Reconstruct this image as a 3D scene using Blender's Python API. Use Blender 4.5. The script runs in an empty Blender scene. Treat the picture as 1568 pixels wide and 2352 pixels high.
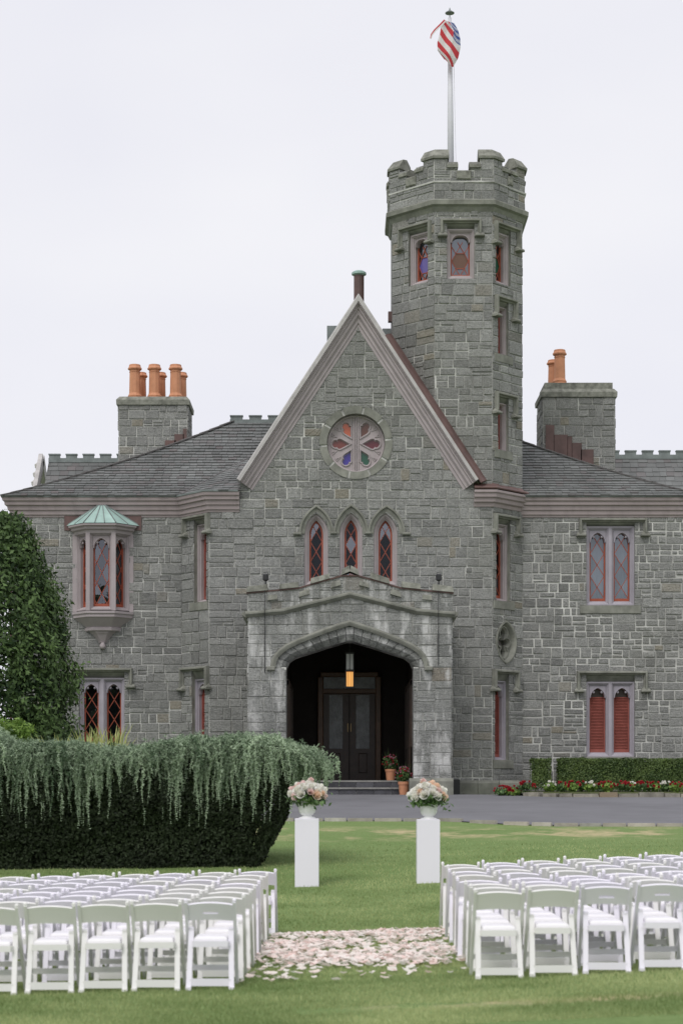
import bpy, bmesh, math, random
import numpy as np
from mathutils import Vector, Matrix, noise as mnoise
R = math.radians
S = bpy.context.scene
C = S.collection
rng = random.Random(7)
nrg = np.random.default_rng(11)

# ------------------------------------------------------------------ camera, sky, sun, exposure
CAMZ = 1.8
FP, CX, HY = 4133.2, 784.0, 1803.2          # focal length, centre column and horizon row of the photo at 1568 px width
cam = bpy.data.cameras.new('camera'); camo = bpy.data.objects.new('camera', cam); C.objects.link(camo)
camo.location = (0, 0, CAMZ); camo.rotation_euler = (R(90), 0, 0)
cam.sensor_fit = 'HORIZONTAL'; cam.sensor_width = 24.0; cam.lens = 24.0*FP/1568.0
cam.shift_y = (HY-1176.0)/1568.0
cam.clip_start = 0.1; cam.clip_end = 3000
cam.dof.use_dof = True; cam.dof.focus_distance = 56.0; cam.dof.aperture_fstop = 2.6
S.camera = camo

W = bpy.data.worlds.new('World'); S.world = W; W.use_nodes = True
wn, wl = W.node_tree.nodes, W.node_tree.links
bg = wn['Background']
sky = wn.new('ShaderNodeTexSky'); sky.sky_type = 'NISHITA'; sky.sun_disc = False
SUN_EL, SUN_AZ = R(52), R(205)               # high, behind the camera and a little to its left
sky.sun_elevation = SUN_EL; sky.sun_rotation = SUN_AZ
sk1 = wn.new('ShaderNodeVectorMath'); sk1.operation = 'SCALE'; sk1.inputs['Scale'].default_value = 0.10
hs = wn.new('ShaderNodeHueSaturation'); hs.inputs['Saturation'].default_value = 0.25
tc = wn.new('ShaderNodeTexCoord'); nz = wn.new('ShaderNodeTexNoise')
nz.inputs['Scale'].default_value = 2.6; nz.inputs['Detail'].default_value = 4; nz.inputs['Roughness'].default_value = 0.45
mp = wn.new('ShaderNodeMapping'); mp.inputs['Scale'].default_value = (1, 1, 2.2)
cr = wn.new('ShaderNodeValToRGB')
cr.color_ramp.elements[0].position = 0.33; cr.color_ramp.elements[0].color = (0.76, 0.765, 0.845, 1)
cr.color_ramp.elements[1].position = 0.66; cr.color_ramp.elements[1].color = (0.855, 0.855, 0.895, 1)
mx = wn.new('ShaderNodeMix'); mx.data_type = 'RGBA'; mx.inputs['Factor'].default_value = 0.93
wl.new(sky.outputs[0], hs.inputs['Color']); wl.new(hs.outputs[0], sk1.inputs[0])
wl.new(tc.outputs['Generated'], mp.inputs['Vector']); wl.new(mp.outputs[0], nz.inputs['Vector'])
wl.new(nz.outputs[0], cr.inputs[0])
wl.new(sk1.outputs[0], mx.inputs['A']); wl.new(cr.outputs[0], mx.inputs['B'])
wl.new(mx.outputs['Result'], bg.inputs['Color']); bg.inputs['Strength'].default_value = 1.0

sun = bpy.data.lights.new('sun', 'SUN'); sun.energy = 1.5; sun.angle = R(28); sun.color = (1.0, 0.97, 0.93)
suno = bpy.data.objects.new('sun', sun); C.objects.link(suno)
sd = Vector((math.sin(SUN_AZ)*math.cos(SUN_EL), math.cos(SUN_AZ)*math.cos(SUN_EL), math.sin(SUN_EL)))
suno.rotation_euler = (-sd).to_track_quat('-Z', 'Y').to_euler(); suno.location = (0, -20, 60)

vs = S.view_settings
vs.view_transform = 'Standard'; vs.look = 'None'; vs.gamma = 1.0; vs.exposure = 0.12; vs.use_curve_mapping = False
S.cycles.use_denoising = True
S.cycles.max_bounces = 6; S.cycles.diffuse_bounces = 3; S.cycles.glossy_bounces = 3; S.cycles.transparent_max_bounces = 8

# ------------------------------------------------------------------ object helpers
def tag(o, label, cat, group=None):
    o['label'] = label; o['category'] = cat
    if group: o['group'] = group
    return o
def empty(name, loc=(0, 0, 0), label=None, cat=None, group=None):
    o = bpy.data.objects.new(name, None); C.objects.link(o); o.location = loc; o.empty_display_size = 0.2
    if label: tag(o, label, cat, group)
    return o
def put(name, me, parent=None, kind=None, local=False):
    """link mesh data; meshes are in world space unless local (then in the parent's space)"""
    o = bpy.data.objects.new(name, me); C.objects.link(o)
    if parent is not None:
        o.parent = parent
        if not local and parent.type == 'EMPTY':
            o.matrix_parent_inverse = Matrix.Translation(-Vector(parent.location))
    if kind: o['kind'] = kind
    return o
def copy_tree(o, parent=None):
    c = o.copy(); C.objects.link(c); c.parent = parent
    for ch in o.children: copy_tree(ch, c)
    return c

class MB:
    def __init__(s): s.v = []; s.f = []; s.t = []; s.tone = (0.5, 0.5, 0.5, 1); s.fm = []
    def add(s, pts, faces, mi=0):
        b = len(s.v); s.v += [tuple(p) for p in pts]; s.t += [s.tone]*len(pts)
        s.f += [tuple(b+i for i in f) for f in faces]; s.fm += [mi]*len(faces)
    def box(s, c, d, rot=None, taper=1.0):
        hx, hy, hz = d[0]/2, d[1]/2, d[2]/2
        P = []
        for z, k in ((-hz, 1.0), (hz, taper)):
            for x, y in ((-hx, -hy), (hx, -hy), (hx, hy), (-hx, hy)):
                q = Vector((x*k, y*k, z))
                if rot is not None: q = rot @ q
                P.append(q+Vector(c))
        s.add(P, [(3, 2, 1, 0), (4, 5, 6, 7), (0, 1, 5, 4), (1, 2, 6, 5), (2, 3, 7, 6), (3, 0, 4, 7)])
    def bar(s, a, b, w, h, up=(0, 0, 1)):
        a = Vector(a); b = Vector(b); d = (b-a).normalized(); upv = Vector(up)
        r = d.cross(upv)
        if r.length < 1e-4: r = d.cross(Vector((0, 1, 0)))
        r.normalize(); u = r.cross(d)
        P = []
        for p in (a, b):
            for x, y in ((-w/2, -h/2), (w/2, -h/2), (w/2, h/2), (-w/2, h/2)): P.append(p+r*x+u*y)
        s.add(P, [(3, 2, 1, 0), (4, 5, 6, 7), (0, 1, 5, 4), (1, 2, 6, 5), (2, 3, 7, 6), (3, 0, 4, 7)])
    def tube(s, pts, rad, n=8, cap=True):
        pts = [Vector(p) for p in pts]; m = len(pts)
        if not hasattr(rad, '__len__'): rad = [rad]*m
        P = []; F = []
        for i, p in enumerate(pts):
            d = (pts[min(i+1, m-1)]-pts[max(i-1, 0)]).normalized()
            r = d.cross(Vector((0.13, 0.97, 0.21))); r.normalize(); u = d.cross(r)
            for k in range(n):
                a = 2*math.pi*k/n; P.append(p+(r*math.cos(a)+u*math.sin(a))*rad[i])
        for i in range(m-1):
            for k in range(n): F.append((i*n+k, i*n+(k+1) % n, (i+1)*n+(k+1) % n, (i+1)*n+k))
        if cap: F.append(tuple(range(n))[::-1]); F.append(tuple((m-1)*n+k for k in range(n)))
        s.add(P, F)
    def lathe(s, c, prof, n=16, sx=1, sy=1):
        P = []; F = []; m = len(prof)
        for r, z in prof:
            for k in range(n):
                a = 2*math.pi*k/n; P.append((c[0]+r*sx*math.cos(a), c[1]+r*sy*math.sin(a), c[2]+z))
        for i in range(m-1):
            for k in range(n): F.append((i*n+k, i*n+(k+1) % n, (i+1)*n+(k+1) % n, (i+1)*n+k))
        F.append(tuple(range(n))[::-1]); F.append(tuple((m-1)*n+k for k in range(n)))
        s.add(P, F)
    def mesh(s, name, mats, smooth=False):
        me = bpy.data.meshes.new(name); me.from_pydata(s.v, [], s.f)
        if not isinstance(mats, (list, tuple)): mats = [mats]
        for m in mats: me.materials.append(m)
        if len(mats) > 1: me.polygons.foreach_set('material_index', s.fm)
        at = me.color_attributes.new('tone', 'FLOAT_COLOR', 'POINT')
        at.data.foreach_set('color', np.array(s.t, dtype=np.float32).ravel())
        if smooth: me.polygons.foreach_set('use_smooth', [True]*len(me.polygons))
        me.update(); return me
    def build(s, name, mats, parent=None, kind=None, smooth=False, local=False):
        return put(name, s.mesh(name, mats, smooth), parent, kind, local)
def np_mesh(name, V, F, mat, tone=None, smooth=False):
    """V (n,3), F (m,k) arrays, all faces with k corners"""
    me = bpy.data.meshes.new(name); m, k = F.shape
    me.vertices.add(len(V)); me.vertices.foreach_set('co', np.asarray(V, dtype=np.float32).ravel())
    me.loops.add(m*k); me.loops.foreach_set('vertex_index', F.astype(np.int32).ravel())
    me.polygons.add(m); me.polygons.foreach_set('loop_start', np.arange(0, m*k, k, dtype=np.int32))
    me.polygons.foreach_set('loop_total', np.full(m, k, dtype=np.int32))
    if tone is not None:
        at = me.color_attributes.new('tone', 'FLOAT_COLOR', 'POINT'); at.data.foreach_set('color', np.asarray(tone, dtype=np.float32).ravel())
    me.materials.append(mat)
    if smooth: me.polygons.foreach_set('use_smooth', np.ones(m, dtype=bool))
    me.update(calc_edges=True); return me

# ------------------------------------------------------------------ materials
def newmat(name):
    m = bpy.data.materials.new(name); m.use_nodes = True
    n, l = m.node_tree.nodes, m.node_tree.links
    return m, n, l, n['Principled BSDF']
def ramp(n, stops):
    r = n.new('ShaderNodeValToRGB'); e = r.color_ramp.elements
    while len(e) < len(stops): e.new(0.5)
    for x, (p, c) in zip(e, stops): x.position = p; x.color = (*c, 1)
    return r
def pos(n):
    return n.new('ShaderNodeNewGeometry').outputs['Position']
def noise_n(n, l, vec, scale, detail=3, rough=0.55, mscale=None):
    t = n.new('ShaderNodeTexNoise'); t.inputs['Scale'].default_value = scale
    t.inputs['Detail'].default_value = detail; t.inputs['Roughness'].default_value = rough
    if mscale:
        m = n.new('ShaderNodeMapping'); m.inputs['Scale'].default_value = mscale; l.new(vec, m.inputs['Vector']); vec = m.outputs[0]
    l.new(vec, t.inputs['Vector']); return t.outputs[0]
def mixc(n, l, fac, a, b, mode='MIX'):
    m = n.new('ShaderNodeMix'); m.data_type = 'RGBA'; m.blend_type = mode
    for sock, val in (('Factor', fac), ('A', a), ('B', b)):
        if hasattr(val, 'is_output'): l.new(val, m.inputs[sock])
        else: m.inputs[sock].default_value = val if sock == 'Factor' else (*val, 1)
    return m.outputs['Result']
def mrange(n, l, val, a, b, c=0.0, d=1.0):
    m = n.new('ShaderNodeMapRange'); l.new(val, m.inputs[0])
    for i, x in enumerate((a, b, c, d)): m.inputs[i+1].default_value = x
    return m.outputs[0]
def bump(n, l, bs, h, dist, strength=1.0):
    b = n.new('ShaderNodeBump'); b.inputs['Distance'].default_value = dist; b.inputs['Strength'].default_value = strength
    l.new(h, b.inputs['Height']); l.new(b.outputs[0], bs.inputs['Normal'])
def pm(name, col, rough=0.6, var=0.12, scale=3.0, bscale=None, bdist=0.004, spec=0.4, metal=0.0, tone=0.0, hue=None, streak=0.0):
    """plain coloured surface with a soft wear mottling"""
    m, n, l, b = newmat(name)
    p = pos(n)
    f = noise_n(n, l, p, scale, 4, 0.6)
    lo = tuple(c*(1-var) for c in col); hi = tuple(min(1, c*(1+var)) for c in col)
    r = ramp(n, [(0.3, lo), (0.7, hi)]); l.new(f, r.inputs[0]); c = r.outputs[0]
    if streak:
        sf = noise_n(n, l, p, 1.0, 4, 0.65, (3.5, 3.5, 0.5))
        c = mixc(n, l, mrange(n, l, sf, 0.5, 0.75, 0, streak), c, tuple(x*0.45 for x in col))
    if tone or hue:
        a = n.new('ShaderNodeAttribute'); a.attribute_name = 'tone'
        sp = n.new('ShaderNodeSeparateColor'); l.new(a.outputs['Color'], sp.inputs[0])
        if hue: c = mixc(n, l, sp.outputs[1], c, hue)
        if tone:
            k = mrange(n, l, sp.outputs[0], 0, 1, 1-tone, 1+tone)
            g = n.new('ShaderNodeVectorMath'); g.operation = 'SCALE'; l.new(c, g.inputs[0]); l.new(k, g.inputs['Scale']); c = g.outputs[0]
    l.new(c, b.inputs['Base Color'])
    b.inputs['Roughness'].default_value = rough; b.inputs['Specular IOR Level'].default_value = spec; b.inputs['Metallic'].default_value = metal
    if bscale: bump(n, l, b, noise_n(n, l, p, bscale, 4, 0.65), bdist)
    return m
def stone_mat(name, c0, c1, warm, moss=0.16, pale=0.0, spread=0.35):
    m, n, l, b = newmat(name); p = pos(n)
    a = n.new('ShaderNodeAttribute'); a.attribute_name = 'tone'
    sp = n.new('ShaderNodeSeparateColor'); l.new(a.outputs['Color'], sp.inputs[0])
    fine = noise_n(n, l, p, 26, 5, 0.75); mid = noise_n(n, l, p, 5, 4, 0.6); big = noise_n(n, l, p, 0.35, 3, 0.5)
    grain = noise_n(n, l, p, 9, 4, 0.7, (1, 1, 4))
    base = mixc(n, l, sp.outputs[0], c0, c1)
    base = mixc(n, l, mrange(n, l, sp.outputs[1], 0.955, 0.985, 0, 0.7), base, warm)
    base = mixc(n, l, mrange(n, l, fine, 0.38, 0.64, 0.0, 0.68), base, (0.04, 0.042, 0.04))
    base = mixc(n, l, mrange(n, l, grain, 0.50, 0.72, 0.0, 0.45), base, (0.50, 0.50, 0.47))
    base = mixc(n, l, mrange(n, l, mid, 0.5, 0.75, 0.0, 0.35), base, (0.12, 0.12, 0.115))
    base = mixc(n, l, mrange(n, l, big, 0.48, 0.68, 0.0, moss), base, (0.115, 0.12, 0.075))
    if pale:   # lime bloom running down the porch piers
        st = noise_n(n, l, p, 1.0, 4, 0.7, (2.6, 2.6, 0.55)); st2 = noise_n(n, l, p, 2.2, 5, 0.7)
        mul = n.new('ShaderNodeMath'); mul.operation = 'MULTIPLY'
        l.new(mrange(n, l, st, 0.50, 0.63), mul.inputs[0]); l.new(mrange(n, l, st2, 0.34, 0.55, 0, pale), mul.inputs[1])
        base = mixc(n, l, mul.outputs[0], base, (0.60, 0.60, 0.585))
    l.new(base, b.inputs['Base Color']); b.inputs['Roughness'].default_value = 0.92; b.inputs['Specular IOR Level'].default_value = 0.2
    hsum = n.new('ShaderNodeMath'); hsum.operation = 'ADD'; l.new(fine, hsum.inputs[0]); l.new(grain, hsum.inputs[1])
    bump(n, l, b, hsum.outputs[0], 0.022, 0.9)
    return m
M = {}
M['stone'] = stone_mat('rough_granite', (0.228, 0.229, 0.222), (0.44, 0.441, 0.424), (0.36, 0.315, 0.235))
M['pstone'] = stone_mat('porch_granite', (0.215, 0.22, 0.212), (0.43, 0.435, 0.418), (0.31, 0.26, 0.20), 0.1, 0.9)
M['trim'] = pm('dressed_stone', (0.225, 0.228, 0.198), 0.9, 0.3, 2.5, 30, 0.008, 0.2, tone=0.15, streak=0.35)
M['coping'] = pm('lichen_coping', (0.235, 0.237, 0.205), 0.92, 0.42, 5, 24, 0.014, 0.2, tone=0.2, streak=0.3)
M['mortar'] = pm('lime_mortar', (0.49, 0.488, 0.46), 0.95, 0.42, 0.9, 40, 0.006, 0.15)
M['mauve'] = pm('mauve_painted_stone', (0.39, 0.345, 0.35), 0.7, 0.10, 1.6, 40, 0.002, 0.3, streak=0.15)
M['lilac'] = pm('lilac_painted_frame', (0.37, 0.345, 0.385), 0.65, 0.10, 2.0, 40, 0.002, 0.3, streak=0.12)
M['cornice'] = pm('mauve_cornice', (0.35, 0.295, 0.295), 0.65, 0.10, 0.9, 30, 0.003, 0.35, streak=0.35)
M['red'] = pm('red_sash_paint', (0.34, 0.082, 0.045), 0.5, 0.18, 5, None, 0, 0.4)
M['shutter'] = pm('red_shutter_paint', (0.29, 0.085, 0.066), 0.55, 0.15, 4, None, 0, 0.4)
M['slate'] = pm('grey_slate', (0.15, 0.155, 0.152), 0.62, 0.32, 0.45, 18, 0.006, 0.35, tone=0.16, hue=(0.135, 0.115, 0.115))
M['copper'] = pm('verdigris_copper', (0.33, 0.47, 0.43), 0.6, 0.18, 2.2, None, 0, 0.4, streak=0.2)
M['brown'] = pm('brown_copper', (0.115, 0.065, 0.058), 0.5, 0.3, 2.0, None, 0, 0.5, streak=0.3)
M['lead'] = pm('weathered_lead', (0.19, 0.215, 0.21), 0.6, 0.25, 3, None, 0, 0.4, streak=0.4)
M['board'] = pm('pale_weathered_board', (0.48, 0.46, 0.45), 0.7, 0.15, 3, 20, 0.004, 0.3, streak=0.3)
M['terra'] = pm('terracotta', (0.57, 0.265, 0.15), 0.7, 0.13, 3.5, 40, 0.002, 0.3, streak=0.2)
M['resin'] = pm('white_resin', (0.83, 0.805, 0.875), 0.38, 0.02, 1.5, None, 0, 0.5)
M['cream'] = pm('cream_resin', (0.81, 0.80, 0.785), 0.38, 0.02, 1.5, None, 0, 0.5)
M['pad'] = pm('white_vinyl_pad', (0.89, 0.87, 0.90), 0.45, 0.02, 1.5, None, 0, 0.5)
M['pedestal'] = pm('white_pedestal_paint', (0.83, 0.805, 0.88), 0.5, 0.015, 0.8, None, 0, 0.4)
M['urn'] = pm('white_urn_glaze', (0.82, 0.82, 0.82), 0.4, 0.02, 2, None, 0, 0.5)
M['asphalt'] = pm('worn_asphalt', (0.17, 0.17, 0.182), 0.9, 0.14, 0.45, 60, 0.004, 0.3)
M['kerb'] = pm('pale_kerb_stone', (0.40, 0.39, 0.355), 0.9, 0.25, 3, 25, 0.01, 0.2, tone=0.25, hue=(0.36, 0.27, 0.18))
M['bedkerb'] = pm('rough_tan_stone', (0.27, 0.255, 0.215), 0.92, 0.35, 4, 18, 0.02, 0.2, tone=0.22, hue=(0.30, 0.23, 0.15))
M['wood'] = pm('dark_oak', (0.045, 0.027, 0.017), 0.45, 0.3, 4, None, 0, 0.5)
M['woodbrown'] = pm('brown_oak_post', (0.115, 0.058, 0.026), 0.45, 0.25, 4, None, 0, 0.5)  # browner oak of the door frame posts
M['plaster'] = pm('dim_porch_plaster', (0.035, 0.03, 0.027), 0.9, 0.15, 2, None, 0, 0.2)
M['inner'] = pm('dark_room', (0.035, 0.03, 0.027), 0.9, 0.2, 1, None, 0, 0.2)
M['brick'] = pm('slate_riser_tile', (0.075, 0.075, 0.085), 0.7, 0.25, 5, 30, 0.004, 0.3, tone=0.3)
M['tread'] = pm('stone_tread', (0.27, 0.265, 0.25), 0.85, 0.2, 3, 30, 0.004, 0.2)
M['black'] = pm('black_metal', (0.02, 0.02, 0.022), 0.45, 0.2, 5, None, 0, 0.5)
M['brass'] = pm('dull_brass', (0.26, 0.19, 0.10), 0.4, 0.2, 6, None, 0, 0.5, 0.6)
M['pole'] = pm('white_pole_paint', (0.62, 0.62, 0.66), 0.45, 0.05, 1.0, None, 0, 0.4)
M['soil'] = pm('bed_soil', (0.10, 0.115, 0.05), 0.95, 0.4, 4, 30, 0.01, 0.1)
M['curtain'] = pm('pale_blind', (0.34, 0.40, 0.45), 0.8, 0.08, 0.8, None, 0, 0.2)
M['bark'] = pm('dark_bark', (0.07, 0.055, 0.04), 0.9, 0.3, 6, 20, 0.01, 0.2)
def glass_mat(name, tint=(0.012, 0.014, 0.016), refl=0.16, trans=0.75, rough=0.02):
    m, n, l, b = newmat(name)
    out = n['Material Output']; n.remove(b)
    tr = n.new('ShaderNodeBsdfTransparent'); tr.inputs[0].default_value = (0.75, 0.8, 0.8, 1)
    df = n.new('ShaderNodeBsdfDiffuse'); df.inputs[0].default_value = (*tint, 1)
    gl = n.new('ShaderNodeBsdfGlossy'); gl.inputs[0].default_value = (0.85, 0.9, 1.0, 1); gl.inputs['Roughness'].default_value = rough
    m1 = n.new('ShaderNodeMixShader'); m1.inputs[0].default_value = trans; l.new(df.outputs[0], m1.inputs[1]); l.new(tr.outputs[0], m1.inputs[2])
    m2 = n.new('ShaderNodeMixShader'); m2.inputs[0].default_value = refl; l.new(m1.outputs[0], m2.inputs[1]); l.new(gl.outputs[0], m2.inputs[2])
    l.new(m2.outputs[0], out.inputs['Surface'])
    b2 = n.new('ShaderNodeBump'); b2.inputs['Distance'].default_value = 0.01; b2.inputs['Strength'].default_value = 0.25
    l.new(noise_n(n, l, pos(n), 3.0, 2, 0.5), b2.inputs['Height']); l.new(b2.outputs[0], gl.inputs['Normal'])
    return m
M['glass'] = glass_mat('old_window_glass', refl=0.03)
M['glass_sky'] = glass_mat('sky_catching_glass', (0.02, 0.023, 0.026), refl=0.20)  # stronger mirror share, stands in for a pane reflecting open sky
M['glass_dim'] = glass_mat('dim_window_glass', refl=0.13)  # weaker mirror share, stands in for a pane reflecting dark trees
M['glass2'] = glass_mat('bright_window_glass', refl=0.17)
M['frost'] = pm('frosted_door_glass', (0.09, 0.105, 0.11), 0.22, 0.75, 2.2, 90, 0.004, 0.6)
def stain(name, c, r=0.12):
    return pm(name, c, 0.15, 0.12, 3, None, 0, 0.6)
M['g_orange'] = stain('orange_glass', (0.55, 0.13, 0.06)); M['g_brown'] = stain('brown_glass', (0.13, 0.055, 0.035))
M['g_wine'] = stain('wine_glass', (0.12, 0.02, 0.028)); M['g_blue'] = stain('blue_glass', (0.05, 0.035, 0.27))
M['g_green'] = stain('green_glass', (0.015, 0.085, 0.05)); M['g_red'] = stain('dull_red_glass', (0.17, 0.045, 0.035))
M['g_amber'] = stain('amber_glass', (0.14, 0.065, 0.035)); M['g_violet'] = stain('violet_glass', (0.11, 0.085, 0.30))
def emit(name, c, s):
    m, n, l, b = newmat(name); b.inputs['Base Color'].default_value = (*c, 1)
    b.inputs['Emission Color'].default_value = (*c, 1); b.inputs['Emission Strength'].default_value = s; return m
M['amber'] = emit('lit_amber_lantern_glass', (1.0, 0.48, 0.13), 0.62)
M['opal'] = pm('opal_lantern_glass', (0.7, 0.7, 0.68), 0.3, 0.03, 3)
def leafmat(name, a, b_, rough=0.5, trans=0.15, spec=0.35):
    m, n, l, b = newmat(name)
    at = n.new('ShaderNodeAttribute'); at.attribute_name = 'tone'
    sp = n.new('ShaderNodeSeparateColor'); l.new(at.outputs['Color'], sp.inputs[0])
    c = mixc(n, l, sp.outputs[0], a, b_)
    l.new(c, b.inputs['Base Color']); b.inputs['Roughness'].default_value = rough; b.inputs['Specular IOR Level'].default_value = spec
    if trans:
        out = n['Material Output']; t = n.new('ShaderNodeBsdfTranslucent'); l.new(c, t.inputs[0])
        ms = n.new('ShaderNodeMixShader'); ms.inputs[0].default_value = trans
        l.new(b.outputs[0], ms.inputs[1]); l.new(t.outputs[0], ms.inputs[2]); l.new(ms.outputs[0], out.inputs['Surface'])
    return m
M['holly'] = leafmat('holly_leaf', (0.016, 0.036, 0.012), (0.115, 0.185, 0.06), 0.45, 0.12, 0.22)
M['cedar'] = leafmat('cedar_needle', (0.10, 0.155, 0.09), (0.52, 0.63, 0.45), 0.7, 0.15, 0.12)
M['yew'] = leafmat('yew_leaf', (0.010, 0.015, 0.007), (0.034, 0.05, 0.022), 0.7, 0.05, 0.2)
M['box'] = leafmat('box_leaf', (0.035, 0.068, 0.018), (0.165, 0.235, 0.07), 0.5, 0.15)
M['bright'] = leafmat('bright_leaf', (0.10, 0.19, 0.035), (0.27, 0.40, 0.09), 0.5, 0.25)
M['reed'] = leafmat('reed_blade', (0.22, 0.28, 0.09), (0.55, 0.56, 0.24), 0.5, 0.25)
M['leaf'] = leafmat('bouquet_leaf', (0.04, 0.085, 0.03), (0.13, 0.22, 0.07), 0.5, 0.15)
M['blade'] = leafmat('grass_blade', (0.155, 0.225, 0.072), (0.49, 0.54, 0.26), 0.6, 0.2, 0.2)
M['petal'] = leafmat('rose_petal', (0.94, 0.73, 0.68), (0.97, 0.92, 0.88), 0.6, 0.35, 0.2)
M['f_white'] = leafmat('ivory_bloom', (0.90, 0.88, 0.80), (0.96, 0.95, 0.92), 0.6, 0.35, 0.2)
M['f_pink'] = leafmat('blush_bloom', (0.88, 0.64, 0.61), (0.93, 0.80, 0.76), 0.6, 0.35, 0.2)
M['f_peach'] = leafmat('peach_bloom', (0.90, 0.67, 0.50), (0.93, 0.80, 0.68), 0.6, 0.35, 0.2)
M['f_red'] = leafmat('red_bloom', (0.36, 0.012, 0.02), (0.58, 0.05, 0.07), 0.5, 0.15)
M['f_mix'] = leafmat('magenta_bloom', (0.42, 0.05, 0.15), (0.75, 0.55, 0.6), 0.5, 0.15)
def lawn_mat():
    m, n, l, b = newmat('mown_lawn'); p = pos(n)
    fine = noise_n(n, l, p, 14, 5, 0.75); mid = noise_n(n, l, p, 1.3, 4, 0.6); big = noise_n(n, l, p, 0.22, 3, 0.5)
    r = ramp(n, [(0.25, (0.105, 0.16, 0.05)), (0.5, (0.175, 0.25, 0.088)), (0.78, (0.255, 0.33, 0.13))]); l.new(fine, r.inputs[0])
    c = mixc(n, l, mrange(n, l, mid, 0.4, 0.7, 0, 0.5), r.outputs[0], (0.205, 0.29, 0.11))
    c = mixc(n, l, mrange(n, l, big, 0.45, 0.65, 0, 0.4), c, (0.125, 0.21, 0.062))
    # straw-dry patches in a band along the drive and one streak in the aisle mouth
    sx = n.new('ShaderNodeSeparateXYZ'); l.new(p, sx.inputs[0])
    band = n.new('ShaderNodeMath'); band.operation = 'SUBTRACT'; l.new(sx.outputs[1], band.inputs[0]); band.inputs[1].default_value = 37.2
    ab = n.new('ShaderNodeMath'); ab.operation = 'ABSOLUTE'; l.new(band.outputs[0], ab.inputs[0])
    bf = mrange(n, l, ab.outputs[0], 0.6, 2.4, 1, 0)
    b2 = n.new('ShaderNodeMath'); b2.operation = 'SUBTRACT'; l.new(sx.outputs[1], b2.inputs[0]); b2.inputs[1].default_value = 14.35
    a2 = n.new('ShaderNodeMath'); a2.operation = 'ABSOLUTE'; l.new(b2.outputs[0], a2.inputs[0])
    bf2 = mrange(n, l, a2.outputs[0], 0.05, 0.3, 1.0, 0)
    bx = mrange(n, l, sx.outputs[0], -0.4, 0.6)
    bm = n.new('ShaderNodeMath'); bm.operation = 'MULTIPLY'; l.new(bf2, bm.inputs[0]); l.new(bx, bm.inputs[1])
    mxx = n.new('ShaderNodeMath'); mxx.operation = 'MAXIMUM'; l.new(bf, mxx.inputs[0]); l.new(bm.outputs[0], mxx.inputs[1])
    dry = noise_n(n, l, p, 0.75, 4, 0.65, (1, 0.8, 1))
    dm = n.new('ShaderNodeMath'); dm.operation = 'MULTIPLY'; l.new(mxx.outputs[0], dm.inputs[0]); l.new(mrange(n, l, dry, 0.45, 0.57), dm.inputs[1])
    fd = noise_n(n, l, p, 3.5, 4, 0.7); dm3 = n.new('ShaderNodeMath'); dm3.operation = 'MULTIPLY'; l.new(dm.outputs[0], dm3.inputs[0]); l.new(mrange(n, l, fd, 0.35, 0.6, 0.25, 1.0), dm3.inputs[1]); dm = dm3
    c = mixc(n, l, dm.outputs[0], c, (0.50, 0.42, 0.25))
    l.new(c, b.inputs['Base Color']); b.inputs['Roughness'].default_value = 0.9; b.inputs['Specular IOR Level'].default_value = 0.15
    bump(n, l, b, fine, 0.03)
    return m
M['lawn'] = lawn_mat()

# ------------------------------------------------------------------ picture rows/columns to places
def at(x, y, D):
    return Vector(((x-CX)/FP*D, D, CAMZ+(HY-y)/FP*D))
_gy = [-200, 22.3, 27.0, 30.0, 40.0, 52.0, 54.0, 900]
_gz = [0.0, 0.0, 0.275, 0.45, 0.92, 1.484, 1.5, 1.5]
def g(x, y):
    z = np.interp(y, _gy, _gz)
    k = np.interp(y, [-50, 24, 38], [1, 1, 0])
    return z + np.where(x < 0, 0.022, 0.045)*np.clip(x, -12, 12)*k

class Fr:
    """a wall plane: u along the wall, z up, n outwards"""
    def __init__(s, O, P):
        s.O = Vector((O[0], O[1], 0)); s.u = (Vector((P[0], P[1], 0))-s.O).normalized()
        s.len = (Vector((P[0], P[1], 0))-s.O).length
        s.n = Vector((s.u.y, -s.u.x, 0))
    def p(s, u, v, w=0.0): return s.O+s.u*u+s.n*w+Vector((0, 0, v))
    def hit(s, x, y):
        d = Vector(((x-CX)/FP, 1, (HY-y)/FP)); c = Vector((0, 0, CAMZ))
        t = (s.O-c).dot(s.n)/d.dot(s.n); q = c+d*t
        return ((q-s.O).dot(s.u), q.z)
    def u_at(s, x, y=1500): return s.hit(x, y)[0]
    def v_at(s, x, y): return s.hit(x, y)[1]

# ------------------------------------------------------------------ polygon tools
def area(p):
    return 0.5*sum(p[i][0]*p[(i+1) % len(p)][1]-p[(i+1) % len(p)][0]*p[i][1] for i in range(len(p)))
def clip(poly, a, b, c):
    out = []; n = len(poly)
    for i in range(n):
        p, q = poly[i], poly[(i+1) % n]
        dp = a*p[0]+b*p[1]-c; dq = a*q[0]+b*q[1]-c
        if dp <= 0: out.append(p)
        if (dp < 0 < dq) or (dq < 0 < dp):
            t = dp/(dp-dq); out.append((p[0]+(q[0]-p[0])*t, p[1]+(q[1]-p[1])*t))
    return out
def edges(poly):
    """half planes a,b,c (inside: a*u+b*v<=c) of a CCW convex polygon"""
    for i in range(len(poly)):
        p, q = poly[i], poly[(i+1) % len(poly)]
        dx, dy = q[0]-p[0], q[1]-p[1]; L = math.hypot(dx, dy)
        if L < 1e-7: continue
        a, b = dy/L, -dx/L
        yield a, b, a*p[0]+b*p[1]
def inter(poly, conv):
    for a, b, c in edges(conv):
        if len(poly) < 3: return []
        poly = clip(poly, a, b, c)
    return poly if len(poly) >= 3 else []
def inset(poly, d):
    r = poly
    for a, b, c in list(edges(poly)):
        r = clip(r, a, b, c-d)
        if len(r) < 3: return []
    return r
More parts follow.
